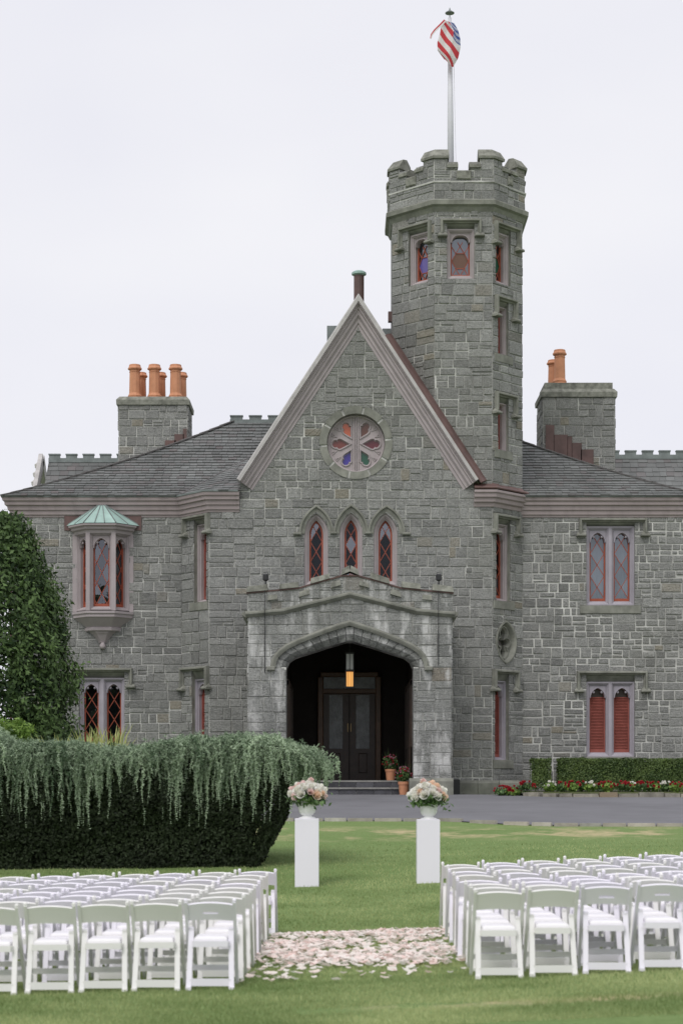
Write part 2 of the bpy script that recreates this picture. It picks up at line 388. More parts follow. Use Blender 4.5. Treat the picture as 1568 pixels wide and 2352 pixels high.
def bb(p):
    return min(q[0] for q in p), min(q[1] for q in p), max(q[0] for q in p), max(q[1] for q in p)
def subtract(poly, hole):
    A, B = bb(poly), bb(hole)
    if A[2] <= B[0] or B[2] <= A[0] or A[3] <= B[1] or B[3] <= A[1]: return [poly]
    out = []; rem = poly
    for a, b, c in edges(hole):
        o = clip(rem, -a, -b, -c)
        if len(o) >= 3 and area(o) > 1e-5: out.append(o)
        rem = clip(rem, a, b, c)
        if len(rem) < 3: break
    return out
def rect(u0, v0, u1, v1): return [(u0, v0), (u1, v0), (u1, v1), (u0, v1)]
def arc_pointed(u0, u1, v_s, v_a, n=8):
    """pointed arch from right spring over the apex to left spring"""
    a = (u1-u0)/2; r = v_a-v_s; cx = (u0+u1)/2
    Rr = (a*a+r*r)/(2*a)
    right = []
    th = math.atan2(r, Rr-a)
    for i in range(n+1):
        t = th*i/n; right.append((u1-Rr+Rr*math.cos(t), v_s+Rr*math.sin(t)))
    left = [(2*cx-p[0], p[1]) for p in right[:-1]][::-1]
    return right+left

# ------------------------------------------------------------------ lofts
def loft_path(mb, fr, pts, prof, closed=False, caps=True):
    """profile (t towards the left of the path, w outwards) swept in a wall plane with mitres"""
    n = len(pts); rows = []
    for i in range(n):
        p = pts[i]
        a = pts[(i-1) % n] if (closed or i > 0) else None
        b = pts[(i+1) % n] if (closed or i < n-1) else None
        d1 = d2 = None
        if a is not None:
            L = math.hypot(p[0]-a[0], p[1]-a[1]) or 1e-6; d1 = ((p[0]-a[0])/L, (p[1]-a[1])/L)
        if b is not None:
            L = math.hypot(b[0]-p[0], b[1]-p[1]) or 1e-6; d2 = ((b[0]-p[0])/L, (b[1]-p[1])/L)
        d1 = d1 or d2; d2 = d2 or d1
        n1 = (-d1[1], d1[0]); n2 = (-d2[1], d2[0])
        m = (n1[0]+n2[0], n1[1]+n2[1]); k = m[0]*m[0]+m[1]*m[1]
        k = 2/max(k, 0.35); m = (m[0]*k, m[1]*k)
        rows.append([fr.p(p[0]+m[0]*t, p[1]+m[1]*t, w) for t, w in prof])
    _rows(mb, rows, closed, caps)
def _rows(mb, rows, closed, caps):
    k = len(rows[0]); n = len(rows); P = [q for r in rows for q in r]; F = []
    for i in range(n if closed else n-1):
        j = (i+1) % n
        for a in range(k-1): F.append((i*k+a, i*k+a+1, j*k+a+1, j*k+a))
    if caps and not closed: F.append(tuple(range(k))); F.append(tuple((n-1)*k+a for a in range(k))[::-1])
    mb.add(P, F)
def loft_plan(mb, pts, prof, closed=False, caps=True):
    """profile (w outwards, z) swept round a plan line; outwards is to the right of travel"""
    n = len(pts); rows = []
    for i in range(n):
        p = Vector(pts[i])
        a = Vector(pts[(i-1) % n]) if (closed or i > 0) else None
        b = Vector(pts[(i+1) % n]) if (closed or i < n-1) else None
        d1 = (p-a).normalized() if a is not None else None
        d2 = (b-p).normalized() if b is not None else None
        d1 = d1 or d2; d2 = d2 or d1
        m = Vector((d1.y+d2.y, -d1.x-d2.x)); m = m*(2/max(m.length_squared, 0.35))
        rows.append([Vector((p.x+m.x*w, p.y+m.y*w, z)) for w, z in prof])
    _rows(mb, rows, closed, caps)
def frbox(mb, fr, u0, u1, v0, v1, w0, w1, ch=0.0):
    """box on a wall plane, front edges chamfered by ch"""
    P = [fr.p(u, v, w0) for u, v in rect(u0, v0, u1, v1)]+[fr.p(u, v, w1-ch) for u, v in rect(u0, v0, u1, v1)]
    F = [(3, 2, 1, 0), (0, 1, 5, 4), (1, 2, 6, 5), (2, 3, 7, 6), (3, 0, 4, 7)]
    if ch:
        P += [fr.p(u, v, w1) for u, v in rect(u0+ch, v0+ch, u1-ch, v1-ch)]
        F += [(4, 5, 9, 8), (5, 6, 10, 9), (6, 7, 11, 10), (7, 4, 8, 11), (8, 9, 10, 11)]
    else: F.append((4, 5, 6, 7))
    mb.add(P, F)
def poly_plate(mb, fr, poly, w0, w1, back=False):
    n = len(poly)
    P = [fr.p(u, v, w1) for u, v in poly]+[fr.p(u, v, w0) for u, v in poly]
    F = [tuple(range(n))]+[(i, n+i, n+(i+1) % n, (i+1) % n) for i in range(n)]
    mb.add(P, F)

# ------------------------------------------------------------------ setting: ground, drive
def ground_sheet(name, xs, ys, mat, dz=0.0, xf=None):
    X, Y = np.meshgrid(xs, ys)
    Z = g(X, Y)+dz
    V = np.stack([X, Y, Z], -1).reshape(-1, 3); nx, ny = len(xs), len(ys)
    i = np.arange(nx*ny).reshape(ny, nx)
    F = np.stack([i[:-1, :-1], i[:-1, 1:], i[1:, 1:], i[1:, :-1]], -1).reshape(-1, 4)
    return np_mesh(name, V, F, mat, smooth=True)
xs = np.unique(np.concatenate([np.linspace(-900, -30, 12), np.linspace(-30, 30, 61), np.linspace(30, 900, 12)]))
ys = np.unique(np.concatenate([np.linspace(-200, 0, 10), np.linspace(0, 60, 121), np.linspace(60, 1200, 14)]))
put('lawn', ground_sheet('lawn', xs, ys, M['lawn']), kind='structure')
def drive_near(x):
    return float(np.interp(x, [-30, -6, 2.4, 3.6, 4.6, 30], [41.2, 41.2, 41.0, 39.9, 39.4, 39.0]))
def drive_far(x):
    return float(np.interp(x, [-30, 3.3, 4.6, 5.3, 6.2, 30], [53.6, 53.6, 53.0, 51.4, 50.9, 50.6]))
mb = MB(); dx = np.concatenate([np.linspace(-40, -12, 8), np.linspace(-11, 13, 60), np.linspace(14, 40, 8)]); K = 26
for x in dx:
    a, b = drive_near(x), drive_far(x)
    for k in range(K+1):
        y = a+(b-a)*k/K; mb.v.append((x, y, float(g(x, y))+0.02)); mb.t.append((.5, .5, .5, 1))
for i in range(len(dx)-1):
    for k in range(K):
        q = i*(K+1)+k; mb.f.append((q, q+K+1, q+K+2, q+1)); mb.fm.append(0)
mb.build('drive', M['asphalt'], kind='structure', smooth=True)
# kerb along the lawn: low pale setts, one by one
ke = empty('lawn_kerb', (0, 41, float(g(0, 41))), 'thin pale stone edging where the lawn meets the asphalt drive', 'kerb')
x = -4.5
while x < 9.5:
    w = rng.uniform(0.45, 0.8); y = drive_near(x+w/2); a = math.atan2(drive_near(x+w)-drive_near(x), w)
    mb = MB(); mb.tone = (rng.random(), rng.random()*0.3, 0, 1)
    mb.box((x+w/2, y-0.03+rng.uniform(-.015, .015), float(g(x, y))-0.012+rng.uniform(-.006, .008)), (w-0.004, 0.12, 0.17), Matrix.Rotation(a, 3, 'Z'), 0.92)
    mb.build('kerb_stone', M['kerb'], ke); x += w
ke = empty('bed_kerb', (7, 51, 1.45), 'low rough tan stone kerb along the begonia bed by the drive', 'kerb')
x = 5.2
while x < 11.4:
    w = rng.uniform(0.38, 0.8); y = drive_far(x+w/2)
    mb = MB(); mb.tone = (rng.random(), rng.random()**1.5, 0, 1); h = 0.15+rng.uniform(-.03, .03)
    a = math.atan2(drive_far(x+w)-drive_far(x), w)
    mb.box((x+w/2, y+0.08, float(g(x, y))+h/2-0.02), (w-0.008, 0.28, h), Matrix.Rotation(a, 3, 'Z') @ Matrix.Rotation(rng.uniform(-.03, .03), 3, 'Y'), 0.93)
    mb.build('kerb_stone', M['bedkerb'], ke); x += w
# planted bed behind the kerb
mb = MB(); bx = [5.0, 5.6, 6.4, 8, 10, 12, 16]
for x in bx:
    y = drive_far(x)+0.16; mb.v += [(x, y, float(g(x, y))+0.10), (x, 57.0, 1.60)]; mb.t += [(.5, .5, .5, 1)]*2
for i in range(len(bx)-1): mb.f.append((2*i, 2*i+2, 2*i+3, 2*i+1)); mb.fm.append(0)
mb.build('flower_bed', M['soil'], kind='structure')
#==CASTLE==
# ------------------------------------------------------------------ the castle
BZ = 1.44
castle = empty('stone_castle', (0, 56, BZ), 'grey granite gothic mansion with steep gable, arched porch and battlemented octagonal tower', 'castle')
YF, YW, YP = 56.0, 57.1, 52.4
FF = Fr((0, YF), (1, YF)); FW = Fr((0, YW), (1, YW)); FPO = Fr((0, YP), (1, YP))
XL, XLF, XRF, XR = -5.057, -4.119, 4.688, 5.73
FLF = Fr((XL, YW), (XLF, YF)); FRF = Fr((XRF, YF), (XR, YW))
XWL, XWR = -10.40, 11.2
OCT = [(1.616, 57.2), (2.90, 56.0), (XRF, 56.0), (XR, YW), (XR, 58.9), (XRF, 60.0), (2.90, 60.0), (1.616, 58.9)]
FTL = Fr(OCT[0], OCT[1])
ZT = 19.9                                     # underside of the tower parapet course
STONES = []
def lay(u0, v0, u1, v1, r, k=1.0):
    out = []
    def split(a, b, c, d):
        w, h = c-a, d-b
        if h > 0.36*k or (h > 0.30*k and r.random() < 0.14):
            m = b+h*r.uniform(0.36, 0.64)
            if h > 0.62*k: m = b+h*r.choice((0.33, 0.4, 0.5, 0.6, 0.67))
            split(a, b, c, m); split(a, m, c, d)
        elif w > 0.66*k or (w > 0.42*k and w > 1.3*h and r.random() < 0.6):
            m = a+w*r.uniform(0.34, 0.66); split(a, b, m, d); split(m, b, c, d)
        elif w > 0.3 and h > 0.19 and r.random() < 0.07:
            m = b+h*r.uniform(0.3, 0.45); split(a, b, c, m); out.append((a, m, c, d))
        else: out.append((a, b, c, d))
    v = v0
    while v < v1-1e-6:
        H = min(r.uniform(0.42, 0.78)*k, v1-v)
        if v1-v-H < 0.2: H = v1-v
        u = u0
        while u < u1-1e-6:
            wd = min(r.uniform(0.55, 1.5)*k, u1-u)
            if u1-u-wd < 0.25: wd = u1-u
            split(u, v, u+wd, v+H); u += wd
        v += H
    return out
def masonry(fr, regions, holes, seed, name='wall', mat='stone', k=1.22, joint=0.0135, parent=None, bright=0.0, w0=0.0):
    """mortar sheet (the wall part) plus a list of single stones standing proud of it"""
    r = random.Random(seed)
    A = [bb(p) for p in regions]
    U0, V0, U1, V1 = min(a[0] for a in A), min(a[1] for a in A), max(a[2] for a in A), max(a[3] for a in A)
    mb = MB(); todo = []
    for (a, b, c, d) in lay(U0, V0, U1, V1, r, k):
        cell = rect(a, b, c, d)
        j = joint*r.uniform(0.6, 1.7)
        hgt = r.uniform(0.018, 0.045); tone = (min(1, max(0, r.gauss(0.47+bright, 0.21))), r.random(), r.random(), 1)
        jit = [(r.uniform(-.012, .012), r.uniform(-.012, .012)) for _ in range(4)]
        sc = [(p[0]+q[0]*0.6, p[1]+q[1]*0.6) for p, q in zip(inset(cell, j) or cell, jit)]
        for reg in regions:
            x0, y0, x1, y1 = bb(reg)
            if c <= x0 or a >= x1 or d <= y0 or b >= y1: continue
            pc = inter(cell, reg)
            if not pc or area(pc) < 1e-5: continue
            ps = [pc]
            for h in holes: ps = [q for p in ps for q in subtract(p, h)]
            for p in ps: mb.add([fr.p(u, v, w0) for u, v in p], [tuple(range(len(p)))])
            st = inter(sc, reg)
            if not st or area(st) < 0.004: continue
            ss = [st]
            for h in holes: ss = [q for p in ss for q in subtract(p, h)]
            ss = [q for q in ss if area(q) > 0.003]
            if ss: todo.append((ss, hgt, tone))
    wall = mb.build(name, M['mortar'], parent or castle)
    ar = abs(fr.n.y)
    for ss, hgt, tone in todo: STONES.append(dict(fr=fr, ss=ss, h=hgt, tone=tone, w0=w0, mat=mat, wall=wall, a=sum(area(q) for q in ss)*ar))
    return wall
def stone_into(mb, fr, poly, h, w0=0.0, bev=0.014):
    n = len(poly); top = inset(poly, bev)
    if len(top) != n:
        cx = sum(p[0] for p in poly)/n; cy = sum(p[1] for p in poly)/n
        top = [(p[0]+(cx-p[0])*0.12, p[1]+(cy-p[1])*0.12) for p in poly]
    P = [fr.p(u, v, w0-0.004) for u, v in poly]+[fr.p(u, v, w0+h*0.72) for u, v in poly]+[fr.p(u, v, w0+h) for u, v in top]
    F = [(i, (i+1) % n, n+(i+1) % n, n+i) for i in range(n)]+[(n+i, n+(i+1) % n, 2*n+(i+1) % n, 2*n+i) for i in range(n)]+[tuple(range(2*n, 3*n))]
    mb.add(P, F)

# ---- windows
def reveal(fr, poly, depth, parent, mat='trim', w1=0.012):
    mb = MB(); n = len(poly)
    P = [fr.p(u, v, w1) for u, v in poly]+[fr.p(u, v, -depth) for u, v in poly]
    mb.add(P, [(i, (i+1) % n, n+(i+1) % n, n+i) for i in range(n)])
    return mb.build('reveal', M[mat], parent)
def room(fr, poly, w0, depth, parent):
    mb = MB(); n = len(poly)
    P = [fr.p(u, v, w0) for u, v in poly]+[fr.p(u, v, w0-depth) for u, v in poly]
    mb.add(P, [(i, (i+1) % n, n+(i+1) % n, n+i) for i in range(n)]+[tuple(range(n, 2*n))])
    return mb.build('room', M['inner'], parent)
def glaze(fr, region, dw, dh, vb, w, parent, glass='glass', bar=0.02, colours=None, margin=None):
    """lozenge panes, one object each, and the bars between them"""
    x0, y0, x1, y1 = bb(region); uc = (x0+x1)/2; lat = MB()
    a, b = 1/dw, 1/dh
    rmin = int(math.floor(-0.5-dw))-3; rmax = int((y1-vb)/dh)+4
    for i in range(rmin, rmax):
        for j in range(rmin, rmax):
            p = region
            for s in (1, -1):
                k = i if s == 1 else j; c0 = s*uc*a+vb*b-0.5
                p = clip(p, s*a, b, c0+k+1) if len(p) > 2 else []
                p = clip(p, -s*a, -b, -(c0+k)) if len(p) > 2 else []
            if len(p) > 2 and area(p) > 0.002:
                mb = MB(); ty, tx = rng.gauss(0, 0.010), rng.gauss(0, 0.010)
                cx = sum(q[0] for q in p)/len(p); cy = sum(q[1] for q in p)/len(p)
                mb.add([fr.p(u, v, w+(u-cx)*tx+(v-cy)*ty) for u, v in p], [tuple(range(len(p)))])
                m = M[glass if rng.random() < 0.68 else {'glass': 'glass_sky', 'glass2': 'glass_dim'}.get(glass, glass)]  # random mirror strength per pane imitates patchy reflections of sky and trees
                if colours: m = M[colours(cx, cy)] if colours(cx, cy) else m
                mb.build('pane', m, parent)
    for s in (1, -1):
        for k in range(rmin, rmax):
            c0 = s*uc*a+vb*b-0.5+k
            seg = []
            n = len(region)
            for i in range(n):
                p, q = region[i], region[(i+1) % n]
                dp = s*a*p[0]+b*p[1]-c0; dq = s*a*q[0]+b*q[1]-c0
                if dp*dq < 0:
                    t = dp/(dp-dq); seg.append((p[0]+(q[0]-p[0])*t, p[1]+(q[1]-p[1])*t))
            if len(seg) == 2 and math.dist(*seg) > 0.05:
                lat.bar(fr.p(*seg[0], w+0.012), fr.p(*seg[1], w+0.012), bar, 0.02, fr.n)
    if lat.v: lat.build('lattice', M['red'], parent)
def slats_into(mb, fr, u0, u1, v0, v1, w, pitch=0.048):
    v = v0
    while v < v1:
        P = []
        for dv, dw in ((0, 0.02), (0.008, 0.026), (0.046, -0.014), (0.038, -0.02)):
            P.append((dv, dw))
        V = [fr.p(u0, v+d, w+e) for d, e in P]+[fr.p(u1, v+d, w+e) for d, e in P]
        mb.add(V, [(0, 1, 5, 4), (1, 2, 6, 5), (2, 3, 7, 6), (3, 0, 4, 7)]); v += pitch
PROF = [(0, -0.30), (0, -0.07), (0.050, -0.07), (0.062, -0.10), (0.085, -0.115), (0.095, -0.15), (0.125, -0.17), (0.13, -0.36)]
def fit_window(fr, u0, u1, v0, v1, nl=1, style='glass', mat='lilac', parent=None, ring=1.0, dwk=1.0, dhr=1.6, name='window', arch=True, glass='glass', colours=None, curtain=False, d=0.0):
    """rectangular gothic window: moulded frame, pointed cusped heads, red sashes, lozenge panes or louvres"""
    fm = MB(); cells = [(u0+(u1-u0)*i/nl, u0+(u1-u0)*(i+1)/nl) for i in range(nl)]
    prof = [(t*ring, w-d) for t, w in PROF]; ins = prof[-1][0]
    heads = []
    for a, b in cells:
        loft_path(fm, fr, rect(a, v0, b, v1), prof, True)
        # sloping sill
        fm.add([fr.p(a+0.05*ring, v0+0.05*ring, -0.075-d), fr.p(b-0.05*ring, v0+0.05*ring, -0.075-d), fr.p(b-ins, v0+ins+0.03, -0.26-d), fr.p(a+ins, v0+ins+0.03, -0.26-d)], [(0, 1, 2, 3)])
        a2, b2, c2, d2 = a+ins, b-ins, v0+ins, v1-ins
        if arch:
            wd = b2-a2; vs_ = d2-0.74*wd; va = d2-0.04
            arc = arc_pointed(a2, b2, vs_, va, 6)
            # spandrel plate with raised arch moulding and cusps
            wf = -0.165-d; P = []; F = []
            for i, (x, y) in enumerate(arc):
                P += [fr.p(x, y, wf), fr.p(x, d2, wf), fr.p(x, y, wf-0.14)]
                if i: q = 3*i; F += [(q-3, q, q+1, q-2), (q-3, q-1, q+2, q)]
            fm.add(P, F)
            loft_path(fm, fr, arc, [(0.0, wf), (0.0, wf+0.035), (0.018, wf+0.045), (0.036, wf-0.01), (0.036, wf-0.12)], False)
            for s, i in ((1, 3), (-1, len(arc)-4)):
                x, y = arc[i]; x -= s*0.055
                fm.lathe(fr.p(x, y-0.03, wf-0.02), [(0.006, -0.05), (0.04, -0.02), (0.035, 0.02), (0.008, 0.04)], 6)
            path = [(a2, c2), (b2, c2)]+arc
        else: path = rect(a2, c2, b2, d2); vs_ = d2
        heads.append((a2, b2, c2, d2, vs_, path))
    win = fm.build(name, M[mat], parent or castle)
    sh = MB(); lv = MB()
    for a2, b2, c2, d2, vs_, path in heads:
        loft_path(sh, fr, path, [(0, -0.33-d), (0, -0.275-d), (0.042, -0.275-d), (0.042, -0.33-d)], True)
        frbox(sh, fr, a2+0.042, b2-0.042, c2+0.042, c2+0.12, -0.33-d, -0.277-d)
        reg = inset(path, 0.03)
        if style == 'louvre':
            slats_into(lv, fr, a2+0.04, b2-0.04, c2+0.12, vs_+0.02, -0.31-d)
            mb = MB(); poly_plate(mb, fr, reg, -0.40-d, -0.345-d); mb.build('shutter_back', M['wood'], win)
        else:
            wd = (b2-a2-0.06)*dwk
            glaze(fr, reg, wd, wd*dhr, c2+0.12, -0.31-d, win, glass, colours=colours)
    sh.build('sash', M['shutter' if style == 'louvre' else 'red'], win)
    if lv.v: lv.build('louvres', M['shutter'], win, kind='stuff')
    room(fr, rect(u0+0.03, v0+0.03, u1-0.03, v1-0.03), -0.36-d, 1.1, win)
    if curtain:
        mb = MB(); N = 24
        for k in range(N+1):
            u = u0+0.1+(u1-u0-0.2)*k/N; w = -0.52-d-0.02*math.sin(k*2.3)
            mb.v += [tuple(fr.p(u, v0+0.1, w)), tuple(fr.p(u, v1-0.1, w))]; mb.t += [(.5, .5, .5, 1)]*2
            if k: q = 2*k; mb.f.append((q-2, q, q+1, q-1)); mb.fm.append(0)
        mb.build('curtain', M['curtain'], win)
    return win
def hood(fr, ul, ur, vt, vd, parent, th=0.125, pr=0.17, stops=True):
    mb = MB()
    pts = [(ul, vd), (ul, vt), (ur, vt), (ur, vd)]
    prof = [(-th, -0.01), (-th, pr*0.75), (-th*0.8, pr), (-th*0.45, pr), (-th*0.25, pr*0.45), (0, pr*0.35), (0, -0.01)]
    # path runs up, over and down: its left is outside, so the lip (negative t) faces the opening
    loft_path(mb, fr, pts, [(-t, w) for t, w in prof], False)
    if stops:
        for u in (ul-th/2, ur+th/2):
            frbox(mb, fr, u-0.15, u+0.15, vd-0.10, vd-0.03, -0.01, pr+0.04, 0.02)
            P = [fr.p(u-0.15, vd-0.03, 0), fr.p(u+0.15, vd-0.03, 0), fr.p(u+0.15, vd-0.03, pr+0.02), fr.p(u-0.15, vd-0.03, pr+0.02), fr.p(u-0.05, vd+0.09, 0.02), fr.p(u+0.05, vd+0.09, 0.02)]
            mb.add(P, [(3, 2, 5, 4), (0, 3, 4), (1, 5, 2)])
    return mb.build('hood_mould', M['trim'], parent)
def sill_stone(fr, u0, u1, v, parent, h=0.26):
    mb = MB(); frbox(mb, fr, u0, u1, v-h, v, -0.05, 0.055, 0.012)
    P = [fr.p(u0, v, 0.05), fr.p(u1, v, 0.05), fr.p(u1, v+0.02, -0.1), fr.p(u0, v+0.02, -0.1)]
    mb.add(P, [(0, 1, 2, 3)])
    return mb.build('sill', M['trim'], parent)
HOLES = {id(f): [] for f in (FF, FW, FLF, FRF, FTL, FPO)}
def lintel(fr, u0, u1, v1, vt, parent):
    mb = MB(); mb.add([fr.p(u0, v1, -0.16), fr.p(u1, v1, -0.16), fr.p(u1, vt-0.05, -0.03), fr.p(u0, vt-0.05, -0.03), fr.p(u1, vt, -0.02), fr.p(u0, vt, -0.02)], [(0, 1, 2, 3), (3, 2, 4, 5)])
    mb.build('lintel', M['trim'], parent)
def px_window(fr, x0, x1, y0, y1, xm=None, hoodpx=None, **kw):
    ym = (y0+y1)/2
    u0, u1 = fr.u_at(x0, ym), fr.u_at(x1, ym); xc = (x0+x1)/2
    v1, v0 = fr.v_at(xc, y0), fr.v_at(xc, y1)
    vt = fr.v_at(xc, hoodpx[2])+0.01
    HOLES[id(fr)].append(rect(u0, v0, u1, vt))
    w = fit_window(fr, u0, u1, v0, v1, **kw)
    reveal(fr, rect(u0, v0, u1, vt), 0.32+kw.get('d', 0), w); lintel(fr, u0, u1, v1, vt, w)
    if hoodpx:
        hl, hr, ht, hd = hoodpx
        ul, ur = fr.u_at(hl, ht), fr.u_at(hr, ht)
        hood(fr, ul, ur, fr.v_at(xc, ht), fr.v_at(xc, hd), w)
    sill_stone(fr, max(u0-0.2, 0.02) if fr in (FLF, FRF) else u0-0.2, min(u1+0.2, fr.len-0.02) if fr in (FLF, FRF) else u1+0.2, v0, w)
    return w
# right wing, both storeys
w = px_window(FW, 1346, 1457, 1208, 1391, hoodpx=(1338, 1476, 1200, 1226), nl=2, glass='glass2', curtain=True); w['label'] = 'two-light lozenge window with pale blind'
w = px_window(FW, 1346, 1457, 1566, 1740, hoodpx=(1333, 1477, 1551, 1584), nl=2, style='louvre'); w['label'] = 'two-light window closed by red louvred shutters'
# left wing, ground floor
px_window(FW, 182, 286, 1557, 1740, hoodpx=(172, 296, 1544, 1574), nl=2, glass='glass')
# narrow windows on the splayed corners
px_window(FLF, 446.5, 475, 1203, 1383, hoodpx=(430, 477, 1192, 1222), style='louvre', mat='mauve', d=0.04, ring=0.6)
px_window(FLF, 441.5, 471, 1560, 1745, hoodpx=(425, 476, 1541, 1578), style='louvre', d=0.04, ring=0.6)
px_window(FRF, 1138, 1170.5, 1203, 1381, hoodpx=(1137, 1182, 1192, 1222), mat='mauve', d=0.04, glass='glass', ring=0.7)
px_window(FRF, 1135.5, 1167.5, 1564, 1747, hoodpx=(1135, 1180, 1548, 1582), style='louvre', d=0.04, ring=0.6)
# tower slits
px_window(FRF, 1142.5, 1166, 704, 815, hoodpx=(1139, 1176, 692, 726), mat='mauve', d=0.0, arch=False, ring=0.55, style='louvre')
px_window(FRF, 1142.5, 1166, 925, 1035, hoodpx=(1139, 1176, 913, 948), mat='mauve', d=0.0, arch=False, ring=0.55, style='louvre')
# tower lookout windows: clear lozenges round one big coloured pane
def hexcol(c):
    def f(cx, cy): return None
    return f
def tower_window(fr, x0, x1, y0, y1, hp, col):
    ym = (y0+y1)/2; u0, u1 = fr.u_at(x0, ym), fr.u_at(x1, ym); xc = (x0+x1)/2
    v1, v0 = fr.v_at(xc, y0), fr.v_at(xc, y1); vt = fr.v_at(xc, hp[2])+0.01; HOLES[id(fr)].append(rect(u0, v0, u1, vt))
    fm = MB(); loft_path(fm, fr, rect(u0, v0, u1, v1), PROF, True)
    fm.add([fr.p(u0+0.05, v0+0.05, -0.075), fr.p(u1-0.05, v0+0.05, -0.075), fr.p(u1-0.13, v0+0.17, -0.26), fr.p(u0+0.13, v0+0.17, -0.26)], [(0, 1, 2, 3)])
    a, b, c, d = u0+0.13, u1-0.13, v0+0.13, v1-0.13; wd = b-a
    arc = arc_pointed(a, b, d-0.46*wd, d-0.03, 6); P = []; F = []
    for i, (x, y) in enumerate(arc):
        P += [fr.p(x, y, -0.17), fr.p(x, d, -0.17), fr.p(x, y, -0.3)]
        if i: q = 3*i; F += [(q-3, q, q+1, q-2), (q-3, q-1, q+2, q)]
    fm.add(P, F); loft_path(fm, fr, arc, [(0, -0.17), (0, -0.13), (0.025, -0.12), (0.045, -0.18), (0.045, -0.3)], False)
    win = fm.build('window', M['mauve'], castle)
    path = [(a, c), (b, c)]+arc; sh = MB()
    loft_path(sh, fr, path, [(0, -0.33), (0, -0.275), (0.04, -0.275), (0.04, -0.33)], True)
    frbox(sh, fr, a+0.04, b-0.04, c+0.04, c+0.07, -0.33, -0.277); sh.build('sash', M['red'], win)
    reg = inset(path, 0.035); x0_, y0_, x1_, y1_ = bb(reg); H = (y1_-y0_); uc = (x0_+x1_)/2; hw = (x1_-x0_)/2
    hy0, hy1 = y0_+0.19*H, y0_+0.585*H; hm = (hy0+hy1)/2
    hexp = [(uc-hw*0.5, hy0), (uc+hw*0.5, hy0), (x1_, hm), (uc+hw*0.5, hy1), (uc-hw*0.5, hy1), (x0_, hm)]
    mb = MB(); mb.add([fr.p(u, v, -0.31) for u, v in hexp], [tuple(range(6))]); q = mb.build('pane', M[col], win); q['label'] = 'large coloured hexagonal pane'
    k = 0
    for piece in subtract(reg, hexp):
        xm = (bb(piece)[0]+bb(piece)[2])/2
        for sgn in (1, -1):
            pc = clip(piece, sgn, 0, sgn*uc)
            if len(pc) > 2 and area(pc) > 0.004:
                mb = MB(); mb.add([fr.p(u, v, -0.312) for u, v in pc], [tuple(range(len(pc)))]); mb.build('pane', M['glass2'], win)
    lt = MB(); L = lambda p, q: lt.bar(fr.p(*p, -0.295), fr.p(*q, -0.295), 0.022, 0.02, fr.n)
    for i in range(6): L(hexp[i], hexp[(i+1) % 6])
    tl, tr = hexp[4], hexp[3]; dy = 0.30*H
    L(tl, (tl[0]-hw*0.5, tl[1]+dy*0.55)); L(tr, (tr[0]+hw*0.5, tr[1]+dy*0.55)); L(tl, (tl[0]+hw*0.8, tl[1]+dy*0.95)); L(tr, (tr[0]-hw*0.8, tr[1]+dy*0.95))
    bl, br = hexp[0], hexp[1]
    L(bl, (bl[0]-hw*0.45, y0_)); L(br, (br[0]+hw*0.45, y0_)); L(bl, (uc, y0_)); L(br, (uc, y0_))
    lt.build('lattice', M['red'], win)
    room(fr, rect(u0+0.03, v0+0.03, u1-0.03, v1-0.03), -0.36, 0.9, win)
    mb = MB(); mb.add([fr.p(u, v, -0.55) for u, v in rect(u0+0.05, v0+0.05, u1-0.05, v1-0.05)], [(0, 1, 2, 3)]); mb.build('curtain', M['curtain'], win)
    reveal(fr, rect(u0, v0, u1, vt), 0.32, win); lintel(fr, u0, u1, v1, vt, win)
    hl, hr, ht, hd = hp
    hood(fr, fr.u_at(hl, ht), fr.u_at(hr, ht), fr.v_at(xc, ht), fr.v_at(xc, hd), win)
    return win
w = tower_window(FF, 1026, 1089, 523.5, 640, (1020, 1096, 513, 538), 'g_amber'); w['label'] = 'tower window with amber hexagonal pane'
w = tower_window(FTL, 939, 983, 534, 652, (926, 986, 524, 560), 'g_violet'); w['label'] = 'tower window with violet hexagonal pane'
w = tower_window(FRF, 1137, 1171, 534, 653, (1138, 1184, 524, 560), 'g_green'); w['label'] = 'tower window with green hexagonal pane'

# ---- three lancets over the porch
lan = [(698.5, 753, 1180, 687+6, 765-5, 1166), (779.5, 832, 1177.5, 767+5, 845-5, 1164), (858, 912, 1179, 846+5, 929-5, 1166)]
for x0, x1, ya, hl, hr, hy in lan:
    u0, u1 = FF.u_at(x0), FF.u_at(x1); vb, v_s, va = FF.v_at(800, 1345), FF.v_at(800, 1226), FF.v_at(800, ya)
    path = [(u0, vb), (u1, vb)]+arc_pointed(u0, u1, v_s, va, 8)
    HOLES[id(FF)].append(path)
    fm = MB(); loft_path(fm, FF, path, [(0, -0.2), (0, -0.05), (0.06, -0.05), (0.075, -0.085), (0.10, -0.10), (0.115, -0.15), (0.15, -0.17), (0.155, -0.34)], True)
    win = fm.build('lancet_window', M['mauve'], castle)
    p2 = inset(path, 0.155); sh = MB(); loft_path(sh, FF, p2, [(0, -0.33), (0, -0.27), (0.05, -0.27), (0.05, -0.33)], True); sh.build('sash', M['red'], win)
    reg = inset(p2, 0.035); wd = bb(reg)[2]-bb(reg)[0]
    glaze(FF, reg, wd, wd*1.75, vb+0.15, -0.31, win, 'glass')
    room(FF, rect(u0+0.05, vb, u1-0.05, va-0.3), -0.36, 1.2, win); reveal(FF, path, 0.3, win)
    hp = arc_pointed(FF.u_at(hl), FF.u_at(hr), FF.v_at(800, 1226), FF.v_at(800, hy+2), 8)
    mb = MB(); loft_path(mb, FF, hp, [(-0.09, 0), (-0.09, 0.09), (-0.06, 0.11), (-0.03, 0.11), (0.0, 0.05), (0.09, 0.03), (0.09, -0.05)], False)
    mb.build('hood_mould', M['trim'], win)
mb = MB()
